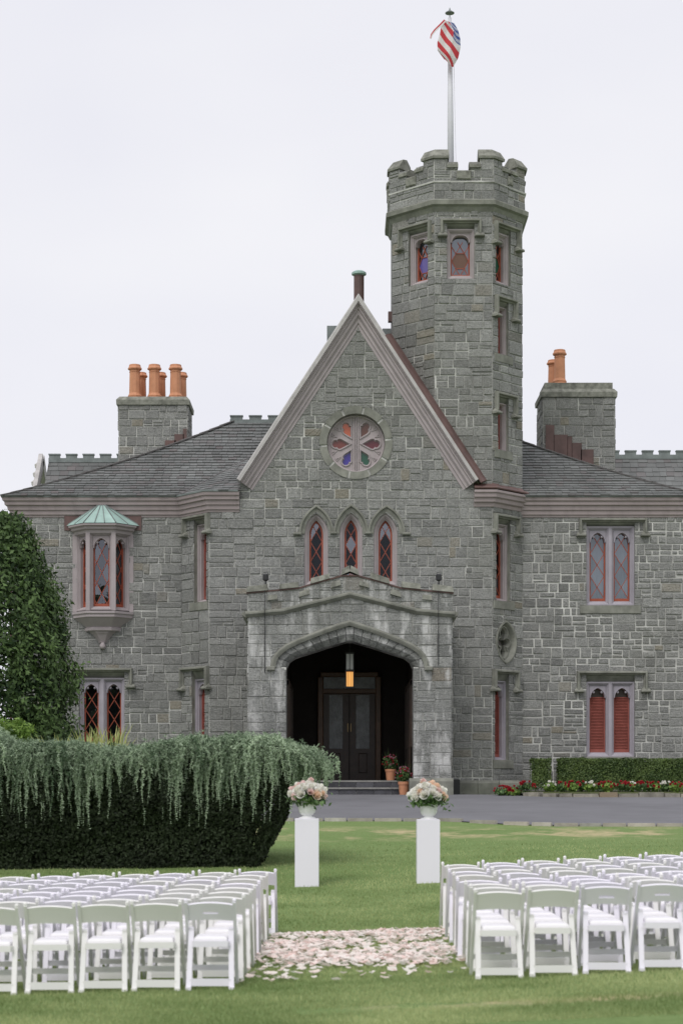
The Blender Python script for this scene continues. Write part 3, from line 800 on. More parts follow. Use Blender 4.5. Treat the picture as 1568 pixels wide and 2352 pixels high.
for x in (683, 933):
    u, v = FF.u_at(x), FF.v_at(x, 1226); frbox(mb, FF, u-0.13, u+0.13, v-0.05, v+0.03, 0, 0.16, 0.02)
for x in (766, 845.5):
    u, v = FF.u_at(x), FF.v_at(x, 1224); frbox(mb, FF, u-0.10, u+0.10, v-0.05, v+0.02, 0, 0.13, 0.02)
mb.build('hood_stop', M['trim'], castle, kind='stuff')
# ---- wheel window with six coloured petals
ucx, vcx = FF.hit(817.3, 1016.5); RO, RI = 1.14, 0.905
circ = lambda r, n=40, ph=0: [(ucx+r*math.cos(2*math.pi*i/n+ph), vcx+r*math.sin(2*math.pi*i/n+ph)) for i in range(n)]
HOLES[id(FF)].append(circ(RO-0.02, 32))
def filled(fr, outer, holes, w0, w1, name, mat, parent):
    """flat plate with holes, given a thickness"""
    bm = bmesh.new(); loops = []
    for lp in [outer]+holes:
        vsx = [bm.verts.new(fr.p(u, v, w1)) for u, v in lp]
        for i in range(len(vsx)): bm.edges.new((vsx[i], vsx[(i+1) % len(vsx)]))
        loops.append(vsx)
    bmesh.ops.triangle_fill(bm, use_beauty=True, edges=bm.edges[:])
    back = {v: bm.verts.new(v.co+fr.n*(w0-w1)) for lp in loops for v in lp}
    for lp in loops:
        for i in range(len(lp)):
            a, b = lp[i], lp[(i+1) % len(lp)]; bm.faces.new((a, b, back[b], back[a]))
    bmesh.ops.recalc_face_normals(bm, faces=bm.faces)
    me = bpy.data.meshes.new(name); bm.to_mesh(me); bm.free(); me.materials.append(M[mat])
    return put(name, me, parent)
petal0 = [(0.21, 0), (0.34, -0.075), (0.46, -0.14), (0.52, -0.155), (0.565, -0.14), (0.595, -0.10), (0.64, -0.118), (0.69, -0.10), (0.735, -0.055), (0.752, 0)]
petal0 = petal0+[(x, -y) for x, y in petal0[1:-1][::-1]]
pet = []
for k in range(6):
    a = R(60*k); c, s = math.cos(a), math.sin(a)
    q = [(ucx+x*c-y*s, vcx+x*s+y*c) for x, y in petal0]
    if k in (1, 5): q = clip(q, -1, 0, -(ucx+0.155))
    if k in (2, 4): q = clip(q, 1, 0, ucx-0.155)
    pet.append(q)
rose = filled(FF, circ(RI-0.0), pet, -0.33, -0.25, 'wheel_window', 'mauve', castle)
mb = MB()
for q in pet: loft_path(mb, FF, q, [(-0.045, -0.25), (-0.035, -0.215), (-0.012, -0.215), (0.0, -0.25), (0.018, -0.30)], True)
for s in (-1, 1):
    frbox(mb, FF, ucx+s*0.06-0.028, ucx+s*0.06+0.028, vcx-0.86, vcx+0.86, -0.26, -0.215, 0.008)
frbox(mb, FF, ucx-0.02, ucx+0.02, vcx-0.88, vcx+0.88, -0.26, -0.175, 0.01)
loft_path(mb, FF, circ(RI), [(0.0, -0.26), (0.0, -0.20), (0.03, -0.18), (0.06, -0.20), (0.07, -0.26)], True)
for k in range(6):     # spandrel piercings between petals read as small raised triangles
    for e in (-1, 1):
        a = R(60*k+30+e*9)
        if abs(math.cos(a)) < 0.35 and abs(math.cos(a))*0.7 < 0.16: continue
        r0, r1 = 0.62, 0.80; b_ = a+e*0.02
        pts3 = [(ucx+r0*math.cos(b_), vcx+r0*math.sin(b_)), (ucx+r1*math.cos(a-0.07), vcx+r1*math.sin(a-0.07)), (ucx+r1*math.cos(a+0.07), vcx+r1*math.sin(a+0.07))]
        loft_path(mb, FF, pts3, [(0, -0.25), (0, -0.225), (0.02, -0.225), (0.025, -0.252)], True)
mb.build('tracery', M['mauve'], rose)
for q, c in zip(pet, ('g_wine', 'g_brown', 'g_orange', 'g_red', 'g_blue', 'g_green')):
    mb = MB(); mb.add([FF.p(u, v, -0.30) for u, v in inset(q, -0.02) or q], [tuple(range(len(q)))] if len(inset(q, -0.02) or q) == len(q) else [])
    if not mb.f: mb = MB(); mb.add([FF.p(u, v, -0.30) for u, v in q], [tuple(range(len(q)))])
    o = mb.build('pane', M[c], rose); o['label'] = {'g_wine': 'wine red', 'g_brown': 'brown', 'g_orange': 'orange', 'g_red': 'dull red', 'g_blue': 'deep blue', 'g_green': 'dark green'}[c]+' petal of glass'
room(FF, circ(RI-0.02, 24), -0.34, 0.6, rose)
reveal(FF, circ(RI, 40), 0.30, rose)
for i in range(10):
    a0, a1 = 2*math.pi*(i+0.06)/10+0.1, 2*math.pi*(i+0.94)/10+0.1; mb = MB(); mb.tone = (rng.uniform(.3, .7), .5, .5, 1); n = 6
    pi_ = [(ucx+RI*math.cos(a0+(a1-a0)*k/n), vcx+RI*math.sin(a0+(a1-a0)*k/n)) for k in range(n+1)]
    po = [(ucx+RO*math.cos(a0+(a1-a0)*k/n), vcx+RO*math.sin(a0+(a1-a0)*k/n)) for k in range(n+1)]
    mb.add([FF.p(*p, 0.02) for p in pi_]+[FF.p(*p, 0.05) for p in po]+[FF.p(*p, -0.02) for p in po]+[FF.p(*p, -0.1) for p in pi_],
           [(k, k+n+1, k+n+2, k+1) for k in range(n)]+[(k+n+1, k+2*n+2, k+2*n+3, k+n+2) for k in range(n)]+[(k+3*n+3, k, k+1, k+3*n+4) for k in range(n)])
    mb.build('ring_stone', M['trim'], rose)
# mortar bed behind the ring joints
mb = MB(); loft_path(mb, FF, circ(RI), [(0.0, 0.0), (-(RO-RI), 0.0)], True); mb.build('ring_bed', M['mortar'], rose)

# ---- pointed lozenge with a carved quatrefoil on the right splay
uq, vq = FRF.hit(1160.5, 1476)
hh = (FRF.v_at(1160, 1426)-FRF.v_at(1160, 1526))/2; hw = (FRF.u_at(1184, 1476)-FRF.u_at(1136.5, 1476))/2
def vesica(a, h, n=8):
    Rr = (a*a+h*h)/(2*a); th = math.asin(min(1, h/Rr)); r_ = [(uq-Rr+a+Rr*math.cos(t), vq+Rr*math.sin(t)) for t in np.linspace(-th, th, n*2)]
    return r_+[(2*uq-x, 2*vq-y) for x, y in r_[1:-1]]
ves = vesica(hw, hh); HOLES[id(FRF)].append(vesica(hw-0.03, hh-0.03))
qf = []
for i in range(56):
    a = 2*math.pi*i/56; c, s = math.cos(a), math.sin(a)
    rv = 0.70*hh*abs(s)**2.2; rh = 0.42*hw*1.3*abs(c)**1.2
    r_ = max(0.10, rv if abs(s) > 0.8 else 0, rh if abs(c) > 0.55 else 0); qf.append((uq+r_*c, vq+r_*s))
niche = filled(FRF, vesica(hw-0.13, hh-0.2), [qf], -0.42, -0.10, 'quatrefoil_niche', 'trim', castle)
mb = MB(); loft_path(mb, FRF, ves, [(0, -0.02), (0, 0.05), (0.04, 0.06), (0.07, 0.04), (0.14, -0.10), (0.15, -0.12)], True); mb.build('surround', M['trim'], niche)
mb = MB(); loft_path(mb, FRF, qf, [(-0.05, -0.10), (-0.04, -0.055), (-0.01, -0.055), (0.01, -0.11), (0.03, -0.13), (0.045, -0.25)], True); mb.build('foil_moulding', M['trim'], niche)
mb = MB(); poly_plate(mb, FRF, vesica(hw-0.14, hh-0.21), -0.5, -0.40); mb.build('niche_back', M['mauve'], niche)

# ---- oriel with copper roof
OX, OP = -7.56, 0.55
orl = [(OX-0.90, YW), (OX-0.405, YW-OP), (OX+0.405, YW-OP), (OX+0.90, YW)]
zo0, zo1 = at(236, 1402, YW-OP).z, at(236, 1222, YW-OP).z
HOLES[id(FW)].append(rect(OX-0.82, zo0, OX+0.82, zo1))
oriel = None
for i in range(3):
    fr = Fr(orl[i], orl[i+1]); L = fr.len
    w = fit_window(fr, 0.055, L-0.055, zo0+0.02, zo1-0.02, 1, 'glass', 'mauve', castle, 0.72, 0.72, 2.0, 'oriel_window' if i == 1 else 'oriel_side_light', True, 'glass2', None, False, -0.05)
    if i == 1: oriel = w
mb = MB()
loft_plan(mb, orl, [(-0.3, zo0-0.02), (0.10, zo0-0.02), (0.10, zo0-0.09), (0.06, zo0-0.13), (0.06, zo0-0.2), (0.0, zo0-0.24), (-0.25, zo0-0.5), (-0.22, zo0-0.53), (-0.22, zo0-0.6), (-0.25, zo0-0.63)], False, False)
loft_plan(mb, orl, [(-0.25, zo1-0.03), (0.03, zo1-0.03), (0.05, zo1+0.05), (0.14, zo1+0.09), (0.15, zo1+0.15), (0.24, zo1+0.19), (0.25, zo1+0.24), (-0.2, zo1+0.26)], False, False)
zz = zo0-0.60
for z0, z1, k0, k1 in ((zz, zz-0.10, 0.52, 0.44), (zz-0.10, zz-0.34, 0.40, 0.17), (zz-0.34, zz-0.38, 0.20, 0.17)):
    P = [(OX+(x-OX)*k, YW+(y-YW)*k, z) for z, k in ((z0, k0), (z1, k1)) for x, y in orl]
    mb.add(P, [(0, 4, 5, 1), (1, 5, 6, 2), (2, 6, 7, 3), (7, 6, 5, 4), (0, 1, 2, 3)])
mb.add([(x, y, zo0-0.03) for x, y in orl], [(0, 1, 2, 3)])
for i in range(3):        # corner posts
    pass
for x, y in orl: mb.box((x, y+0.03, (zo0+zo1)/2), (0.13, 0.13, zo1-zo0))
mb.build('oriel_casing', M['mauve'], castle)
mb = MB(); mb.lathe((OX, YW-0.10, zz-0.50), [(0.02, -0.09), (0.08, -0.06), (0.10, 0.0), (0.08, 0.07), (0.04, 0.12)], 12); mb.build('oriel_pendant', M['mauve'], castle, smooth=True)
ez = zo1+0.26; ev = [(OX-1.18, YW-0.03), (OX-0.51, YW-OP-0.25), (OX+0.51, YW-OP-0.25), (OX+1.18, YW-0.03)]
tz = at(237, 1161, YW-0.35).z; tv = [(OX-0.13, YW-0.3), (OX-0.10, YW-0.38), (OX+0.10, YW-0.38), (OX+0.13, YW-0.3)]
mb = MB(); P = [(x, y, ez) for x, y in ev]+[(x, y, tz) for x, y in tv]
mb.add(P, [(0, 1, 5, 4), (1, 2, 6, 5), (2, 3, 7, 6), (4, 5, 6, 7)])
orf = mb.build('oriel_roof', M['copper'], castle); mb = MB()
for f0, f1 in ((0, 0), (0.5, 0.5), (1, 1), (1.35, 1.35), (1.65, 1.65), (2, 2), (2.5, 2.5), (3, 3)):
    def pl(a, t):
        i = min(int(t), 2); k = t-i; return Vector(a[i])*(1-k)+Vector(a[i+1])*k
    p, q = pl(ev, f0), pl(tv, f1); mb.bar((p.x, p.y, ez+0.012), (q.x, q.y, tz+0.012), 0.022, 0.03)
mb.build('seam', M['lead'], orf, kind='stuff')
mb = MB(); frbox(mb, FW, OX-1.22, OX+1.22, zo1+0.12, zo1+0.60, 0.0, 0.06); mb.build('copper_apron', M['brown'], castle)
#==WALLS==
# ---- masonry of every face the camera can see
HOLES[id(FF)].append(rect(FF.u_at(632), BZ-0.2, FF.u_at(974), FF.v_at(800, 1462)))   # hall behind the porch
zE = 10.6
def fpx(fr, pts): return [fr.hit(x, y) for x, y in pts]
GA = FF.hit(823, 702); GL = FF.hit(549, 1112); GR = FF.hit(1097, 1112)
sl = (GA[1]-GR[1])/(GR[0]-GA[0])
low = rect(XLF, BZ, XRF, zE)
gab = [(GL[0], zE), (GR[0], zE), GR, GA, GL]
tf = clip(rect(2.90, zE, XRF, ZT), -sl, -1, -(sl*GA[0]+GA[1]))
masonry(FF, [low, gab, tf], HOLES[id(FF)], 21, bright=0.04)
masonry(FW, [rect(XWL, BZ, XL, 10.42)], HOLES[id(FW)], 22)
masonry(FW, [rect(XR, BZ, XWR, 10.42)], HOLES[id(FW)], 23, joint=0.019, k=1.1)
masonry(FLF, [rect(0, BZ, FLF.len, 10.42)], HOLES[id(FLF)], 24)
masonry(FRF, [rect(0, BZ, FRF.len, ZT)], HOLES[id(FRF)], 25)
masonry(FTL, [rect(0, 11.5, FTL.len, ZT)], HOLES[id(FTL)], 26)
# plain returns of the tower and of the main block
mb = MB()
for i in (3, 4, 5, 6, 7):
    a, b = OCT[i], OCT[(i+1) % 8]; mb.add([(*a, 9), (*b, 9), (*b, ZT), (*a, ZT)], [(0, 1, 2, 3)])
mb.build('tower_rear_wall', M['stone'], castle)
for P_, Q_, sd in (((XWL, 66.8), (XWL, YW), 1), ((XWR, YW), (XWR, 66.8), 2)):
    f2 = Fr(P_, Q_); masonry(f2, [rect(0, BZ, f2.len, 10.42)], [], 30+sd, 'side_wall')
mb = MB(); mb.add([(XWR, 70, BZ), (XWL, 70, BZ), (XWL, 70, 10.5), (XWR, 70, 10.5)], [(0, 1, 2, 3)])
mb.build('rear_wall', M['stone'], castle)
# ---- tower head
def off(poly, d):
    out = []; n = len(poly)
    for i in range(n):
        p, a, b = Vector(poly[i]), Vector(poly[i-1]), Vector(poly[(i+1) % n]); d1 = (p-a).normalized(); d2 = (b-p).normalized()
        m = Vector((d1.y+d2.y, -d1.x-d2.x)); m = m*(2/m.length_squared); out.append((p.x+m.x*d, p.y+m.y*d))
    return out
zs0, zs1 = 19.78, 20.0
mb = MB(); loft_plan(mb, OCT, [(-0.02, zs0-0.16), (0.03, zs0-0.14), (0.10, zs0), (0.19, zs0+0.05), (0.20, zs1-0.04), (0.10, zs1+0.03), (0.03, zs1+0.05)], True)
mb.build('string_course', M['trim'], castle)
O2 = off(OCT, 0.075); zc, zm1, zm2 = 20.88, 21.16, 21.40
mer, stp = 0.42, 0.72
for i in range(8):
    fr = Fr(O2[i], O2[(i+1) % 8]); L = fr.len
    if i in (7, 0, 1, 2):
        regs = [rect(0, zs1, L, zc), rect(0, zc, stp, zm1), rect(L-stp, zc, L, zm1), rect(0, zm1, mer, zm2-0.12), rect(L-mer, zm1, L, zm2-0.12)]
        masonry(fr, regs, [], 40+i, 'parapet', bright=-0.02)
    else:
        mb = MB()
        for q in (rect(0, zs1, L, zc), rect(0, zc, stp, zm1), rect(L-stp, zc, L, zm1), rect(0, zm1, mer, zm2-0.12), rect(L-mer, zm1, L, zm2-0.12)):
            mb.add([fr.p(u, v) for u, v in q], [(0, 1, 2, 3)])
        mb.build('parapet', M['stone'], castle)
core = MB(); cop = MB()
loft_plan(core, O2, [(-0.006, zs1-0.1), (-0.006, zc-0.01), (-0.40, zc-0.01), (-0.40, zs1-0.1)], True)
mb = MB(); loft_plan(mb, O2, [(0.0, zs1+0.52), (0.045, zs1+0.53), (0.05, zs1+0.57), (0.0, zs1+0.60)], True); mb.build('pale_string', M['mortar'], castle)
for i in range(8):
    c = Vector(O2[i]); a = (Vector(O2[i-1])-c).normalized(); b = (Vector(O2[(i+1) % 8])-c).normalized()
    for ln, z0, z1 in ((stp, zc-0.02, zm1), (mer, zm1-0.02, zm2-0.1)):
        loft_plan(core, [c+a*ln, c, c+b*ln], [(-0.006, z0), (-0.006, z1), (-0.40, z1), (-0.40, z0)], False)
    loft_plan(cop, [c+a*(mer+0.05), c, c+b*(mer+0.05)], [(-0.46, zm2-0.12), (0.075, zm2-0.12), (0.085, zm2-0.05), (-0.10, zm2+0.20), (-0.28, zm2+0.22), (-0.46, zm2+0.02)], False)
    for d in (a, b):
        loft = [c+d*(mer-0.02), c+d*(stp+0.03)]
        if d is b: pass
        else: loft = loft[::-1]
        loft_plan(cop, loft, [(-0.44, zm1-0.17), (0.075, zm1-0.17), (0.08, zm1-0.08), (-0.12, zm1+0.06), (-0.44, zm1+0.06)], False)
for i in range(8):
    fr = Fr(O2[i], O2[(i+1) % 8]); m = fr.len/2; h = max(0.12, m-stp+0.02); frbox(cop, fr, m-h, m+h, zc-0.26, zc+0.02, -0.4, 0.08, 0.025)
core.build('parapet_core', M['stone'], castle); cop.build('battlement_coping', M['coping'], castle)
mb = MB(); mb.add([(*p, zs1+0.15) for p in off(OCT, -0.3)], [tuple(range(8))]); mb.build('tower_roof', M['lead'], castle)

# ---- cornices
CZ = 10.34
CPROF = [(0.0, CZ-0.06), (0.05, CZ-0.05), (0.06, CZ+0.0), (0.10, CZ+0.03), (0.115, CZ+0.15), (0.16, CZ+0.17), (0.175, CZ+0.29), (0.24, CZ+0.32), (0.25, CZ+0.41), (0.30, CZ+0.45), (0.32, CZ+0.54), (0.28, CZ+0.56), (-0.1, CZ+0.58)]
mb = MB(); loft_plan(mb, [(XWL, 66), (XWL, YW), (XL, YW), (XLF, YF), (-3.17, YF)], CPROF, False); mb.build('eaves_cornice', M['cornice'], castle)
mb = MB(); loft_plan(mb, [(5.62, YW), (XWR, YW), (XWR, 66)], CPROF, False); mb.build('eaves_cornice', M['cornice'], castle)
C2 = [(w, z+0.46) for w, z in CPROF[2:]]
C3 = [(0.0, 10.44), (0.06, 10.46), (0.08, 10.56), (0.16, 10.60), (0.17, 10.70), (0.24, 10.74), (0.25, 10.84), (0.30, 10.88), (0.30, 10.95), (0.0, 10.98)]
mb = MB(); loft_plan(mb, [(4.12, YF), (XRF, YF), (XR-0.03, YW-0.03)], C3, False); mb.build('tower_cornice', M['cornice'], castle)
mb = MB(); loft_plan(mb, [(4.12, YF), (XRF, YF), (XR-0.03, YW-0.03)], [(0.0, 11.0), (0.30, 10.985), (0.31, 11.02), (0.27, 11.07), (0.1, 11.12), (0.0, 11.22)], False); mb.build('copper_gutter', M['brown'], castle)
for pth in ([(XWL, 66), (XWL, YW), (XL, YW), (XLF, YF), (-3.2, YF)], [(5.75, YW), (XWR, YW), (XWR, 66)]):
    mb = MB(); loft_plan(mb, pth, [(0.30, CZ+0.53), (0.34, CZ+0.55), (0.345, CZ+0.60), (0.31, CZ+0.605), (0.29, CZ+0.57)], False); mb.build('gutter_lip', M['lead'], castle)

# ---- gable: wide moulded bargeboards and the roof behind them
FG = Fr((0, YF), (1, YF))
def fg(x, y): q = at(x, y, YF-0.3); return (q.x, q.z)
gl, ga, gr = fg(545.5, 1101), fg(823, 678), fg(1098, 1101)
bp = [gl, ga, gr]
mb = MB(); loft_path(mb, FG, bp, [(-0.09, -0.2), (-0.09, 0.33), (-0.125, 0.34), (-0.13, 0.28), (-0.15, 0.28), (-0.17, 0.24), (-0.21, 0.24), (-0.225, 0.19), (-0.30, 0.18), (-0.36, 0.10), (-0.43, 0.09), (-0.45, 0.05), (-0.53, 0.04), (-0.53, -0.03)], False)
mb.build('bargeboard', M['mauve'], castle)
mb = MB(); loft_path(mb, FG, bp, [(0.0, 0.37), (0.03, 0.34), (0.03, -0.3), (-0.085, -0.3), (-0.085, 0.355), (-0.10, 0.365), (0.0, 0.37)], False); mb.build('verge_coping', M['board'], castle)
mb = MB(); loft_path(mb, FG, [ (ga[0]+(gr[0]-ga[0])*0.22, ga[1]+(gr[1]-ga[1])*0.22), (ga[0]+(gr[0]-ga[0])*1.02, ga[1]+(gr[1]-ga[1])*1.02)], [(0.09, -0.9), (0.30, -0.55), (0.25, 0.05), (0.13, 0.30), (0.06, 0.37), (0.0, 0.37)], False); mb.build('valley_flashing', M['brown'], castle)
q = at(905, 790, YF+0.05)
mb = MB(); mb.add([at(925, 828, YF-0.02), at(993, 885, YF-0.02), at(995, 922, YF-0.02), at(985, 938, YF-0.02), at(932, 862, YF-0.02)], [(0, 1, 2, 3, 4)]); 
roof = None
mb = MB()
ax, az = ga[0], ga[1]-0.02
lx, lz = gl[0]+0.25, gl[1]-0.3
rx, rz = gr[0]-0.25, gr[1]-0.3
P = [(lx, YF+0.02, lz), (ax, YF+0.02, az), (rx, YF+0.02, rz), (lx, 64, lz), (ax, 64, az), (rx, 64, rz)]
mb.add(P, [(0, 3, 4, 1), (1, 4, 5, 2)])
gr_roof = mb.build('gable_roof', M['slate'], castle)
# ---- main slated roof, hipped and slightly bell-cast
RY0, RY1, RZ0, RZ1 = 56.78, 63.0, CZ+0.57, 14.5
def rz_(t): return RZ0+(RZ1-RZ0)*(0.82*t+0.18*t*t)
def hipL(t): return -10.74+6.9*t
def hipR(t): return 11.42-6.9*t
mb = MB(); NT = 10
for t in np.linspace(0, 1, NT+1):
    y, z = RY0+(RY1-RY0)*t, rz_(t)-0.03; yb = 69.2-(69.2-RY1)*t
    for px_, py_ in ((hipL(t), y), (hipR(t), y), (hipR(t), yb), (hipL(t), yb)): mb.v.append((px_, py_, z)); mb.t.append((.5, .2, .5, 1))
for i in range(NT):
    for k in range(4): a = 4*i; mb.f.append((a+k, a+(k+1) % 4, a+4+(k+1) % 4, a+4+k)); mb.fm.append(0)
roof = mb.build('roof', M['slate'], castle)
SL = []
def slate_rows(P, n, wd, seed, lift=0.03, seen=lambda p: True):
    """P(t, s) with s in metres along the course; returns single slates"""
    r = random.Random(seed)
    for i in range(n):
        t0, t1 = i/n, min(1.0, (i+1.25)/n); s0, s1, f = P(t0); s = s0-r.uniform(0, wd); 
        while s < s1:
            w_ = wd*r.uniform(0.8, 1.25); a, b = max(s, s0), min(s+w_-0.008, s1)
            if b-a > 0.05:
                a0, a1, f1 = P(t1); aa, bb_ = min(max(a, a0), a1), min(max(b, a0), a1)
                l0 = lift+r.uniform(-.006, .012); p = [f(a), f(b), f1(bb_), f1(aa)]
                nn = (p[1]-p[0]).cross(p[3]-p[0]); nn = nn.normalized() if nn.length > 1e-6 else Vector((0, 0, 1))
                if nn.z < 0: nn = -nn
                if seen((p[0]+p[1])/2):
                    sl_ = (p[3]-p[0]).normalized()*r.uniform(-0.02, 0.012)
                    V = [p[0]+nn*l0+sl_, p[1]+nn*l0+sl_, p[2]+nn*0.008, p[3]+nn*0.008, p[0]+sl_-nn*0.005, p[1]+sl_-nn*0.005]
                    SL.append((V, (r.gauss(0.5, 0.22), max(0, r.gauss(0.2, 0.25)) if r.random() < 0.4 else 0.0, 0, 1)))
            s += w_
def front_slope(x_lo, x_hi):
    def P(t):
        y, z = RY0-0.04+(RY1-RY0+0.04)*t, rz_(t)
        return (max(hipL(t), x_lo), min(hipR(t), x_hi), lambda s: Vector((s, y, z)))
    return P
slate_rows(front_slope(-12, -2.0), 27, 0.24, 61, 0.05); slate_rows(front_slope(5.2, 13), 27, 0.24, 62, 0.05)
# little splayed roof where the gable bay meets the left wing
A_, B_, C_, E_ = at(416, 1136, 56.62), at(489, 1127, 55.66), at(550, 1126, 55.66), at(572, 1052, 59.6)
mb = MB(); mb.add([A_, B_, C_, E_], [(0, 1, 3), (1, 2, 3)]); bay = mb.build('bay_roof', M['slate'], castle)
def tri(Pa, Pb, Pe):
    L = (Pb-Pa).length; d = (Pb-Pa).normalized()
    def P(t):
        l = Pa+(Pe-Pa)*t; r_ = Pb+(Pe-Pb)*t; LL = (r_-l).length
        return (0.0, max(LL, 0.01), lambda s: l+(r_-l).normalized()*s if LL > 0.01 else l)
    return P
n0 = len(SL); slate_rows(tri(A_, B_, E_), 15, 0.27, 63); slate_rows(tri(B_, C_, E_), 15, 0.27, 64)
order = sorted(range(len(SL)), key=lambda i: -((SL[i][0][1]-SL[i][0][0]).length*(SL[i][0][3].z-SL[i][0][0].z)))
big = set([i for i in order if SL[i][0][0].x > -10.2][:300]); rest = MB()
SF = [(0, 1, 2, 3), (4, 5, 1, 0), (0, 3, 4), (1, 5, 2)]
for i, (V, tn) in enumerate(SL):
    if i in big:
        mb = MB(); mb.tone = tn; mb.add(V, SF); mb.build('slate', M['slate'], bay if i >= n0 else roof)
    else: rest.tone = tn; rest.add(V, SF)
rest.build('slates', M['slate'], castle, kind='stuff')
# hip and valley caps, ridge cresting
mb = MB()
for hp in (hipL, hipR):
    ts = np.linspace(0, 1, 22)
    for a, b in zip(ts[:-1], ts[1:]):
        p = Vector((hp(a), RY0+(RY1-RY0)*a, rz_(a)+0.05)); q = Vector((hp(b), RY0+(RY1-RY0)*b, rz_(b)+0.035)); mb.bar(p, q+(q-p)*0.15, 0.26, 0.035)
mb.build('hip_cap', M['slate'], roof, kind='stuff')
mb = MB(); mb.bar(A_+Vector((0, 0, 0.03)), E_+Vector((0, 0, 0.03)), 0.05, 0.02); mb.build('valley_lead', M['slate'], bay)
def cresting(p, q, parent, h=0.30, nm='ridge_cresting'):
    p, q = Vector(p), Vector(q); L = (q-p).length; d = (q-p)/L
    mb = MB(); mb.bar(p+Vector((0, 0, h*0.25)), q+Vector((0, 0, h*0.25)), 0.16, h*0.5); o = mb.build(nm, M['lead'], parent)
    s = 0.02
    while s < L-0.1:
        e = min(s+0.42, L); mb = MB(); a, b = p+d*s, p+d*e
        mb.bar(a+Vector((0, 0, h*0.66)), b+Vector((0, 0, h*0.66)), 0.14, h*0.36); mb.bar(a+Vector((0, 0, h*0.92))-d*0.02, b+Vector((0, 0, h*0.92))+d*0.02, 0.19, h*0.15)
        mb.build('crest_block', M['lead'], o); s += 0.66
cresting((-3.9, RY1, RZ1-0.06), (-0.9, RY1, RZ1-0.06), roof)
# rear ranges
def rear(x0, x1, Y, ytop, nm, gable_end):
    z = at(784, ytop, Y).z; mb = MB(); d = 3.2
    mb.add([(x0, Y, z), (x1, Y, z), (x1, Y-d, z-3.4), (x0, Y-d, z-3.4), (x1, Y+d, z-3.4), (x0, Y+d, z-3.4)], [(3, 2, 1, 0), (0, 1, 4, 5)])
    for s_ in ((x0, 5, 0, 3), (x1, 2, 1, 4)): mb.f.append((s_[1], s_[2], s_[3])); mb.fm.append(0)
    o = mb.build(nm, M['slate'], castle)
    n1 = len(SL)
    def P(t):
        return (x0, x1, lambda s: Vector((s, Y-d+d*t, z-3.4+3.4*t)))
    slate_rows(P, 16, 0.3, 70+int(x1)); rs = MB()
    for V, tn in SL[n1:]: rs.tone = tn; rs.add(V, SF)
    rs.build('slates', M['slate'], o, kind='stuff')
    cresting((x0, Y, z-0.03), (x1, Y, z-0.03), o, 0.34)
    if gable_end:
        bm_ = MB()
        for k in (-1, 1):
            a = Vector((x0-0.28, Y, z+0.12)); b = Vector((x0-0.28, Y+k*d*1.05, z-3.5)); bm_.bar(a, b, 0.5, 0.16, (1, 0, 0))
            for i in range(9):
                c = a+(b-a)*((i+0.5)/9); bm_.lathe(c+Vector((-0.1, 0, -0.12)), [(0.02, -0.16), (0.13, -0.06), (0.15, 0.06), (0.03, 0.16)], 7)
        bm_.build('carved_bargeboard', M['board'], o)
rear(at(112, 1060, 70).x, at(300, 1060, 70).x, 70.0, 1061, 'rear_roof', True)
rear(at(1395, 1050, 70).x, at(1640, 1050, 70).x, 70.0, 1053, 'rear_roof', False)
mb = MB()
for x0, x1 in ((at(112, 1060, 70).x+0.1, at(300, 1060, 70).x), (at(1395, 1050, 70).x, at(1640, 1050, 70).x)): 
    mb = MB(); mb.box(((x0+x1)/2, 70, 6), (x1-x0, 5.8, 9.4)); mb.build('rear_range_wall', M['stone'], castle)
# ---- chimneys
def chimney(x0, x1, ytop, ybot, D, dep, seed, pots, tall, capstones):
    a, b = at(x0, ytop, D), at(x1, ytop, D); zt = a.z; zb = at(x0, ybot, D).z-1.2
    fr = Fr((a.x, D), (b.x, D)); L = fr.len
    o = masonry(fr, [rect(0, zb, L, zt)], [], seed, 'chimney', k=1.25)
    for P, Q, sd in (((b.x, D), (b.x, D+dep), 1), ((a.x, D+dep), (a.x, D), 2)):
        f2 = Fr(P, Q); masonry(f2, [rect(0, zb, f2.len, zt)], [], seed+sd, 'chimney_side', k=1.25)
    mb = MB(); mb.add([(b.x, D+dep, zb), (a.x, D+dep, zb), (a.x, D+dep, zt), (b.x, D+dep, zt)], [(0, 1, 2, 3)]); mb.build('chimney_back', M['stone'], o)
    pl = [(a.x, D), (b.x, D), (b.x, D+dep), (a.x, D+dep)]
    mb = MB(); loft_plan(mb, pl, [(-0.02, zt-0.02), (0.08, zt), (0.09, zt+0.17), (-0.02, zt+0.30)], True); mb.add([(*p, zt+0.30) for p in off(pl, -0.02)], [(0, 1, 2, 3)])
    if tall: loft_plan(mb, pl, [(-0.06, zt+0.29), (-0.06, zt+0.52), (-0.3, zt+0.54)], True); mb.add([(*p, zt+0.53) for p in off(pl, -0.1)], [(0, 1, 2, 3)])
    mb.build('chimney_cap', M['coping'], o)
    z0 = zt+(0.5 if tall else 0.27)
    for X, Y, h in pots:
        mb = MB(); k = h/1.3
        mb.lathe((X, Y, z0), [(0.27, 0), (0.27, 0.06*k), (0.235, 0.10*k), (0.25, 0.16*k), (0.22, 0.21*k), (0.20, 0.26*k), (0.185, 1.0*k), (0.20, 1.02*k), (0.185, 1.05*k), (0.19, 1.09*k), (0.245, 1.12*k), (0.25, 1.16*k), (0.21, 1.22*k), (0.20, 1.29*k), (0.15, 1.30*k), (0.14, 1.1*k)], 10)
        mb.build('chimney_pot', M['terra'], o)
    return o, fr, zb, zt
cl = [at(x, 900, 63.6).x for x in (310, 355, 403.5)]
o, fr, zb, zt = chimney(273, 430, 930, 1060, 63.0, 1.7, 80, [(x, 63.55, 1.27) for x in cl]+[(x+0.13, 64.25, 1.15) for x in cl], False, 0)
mb = MB()
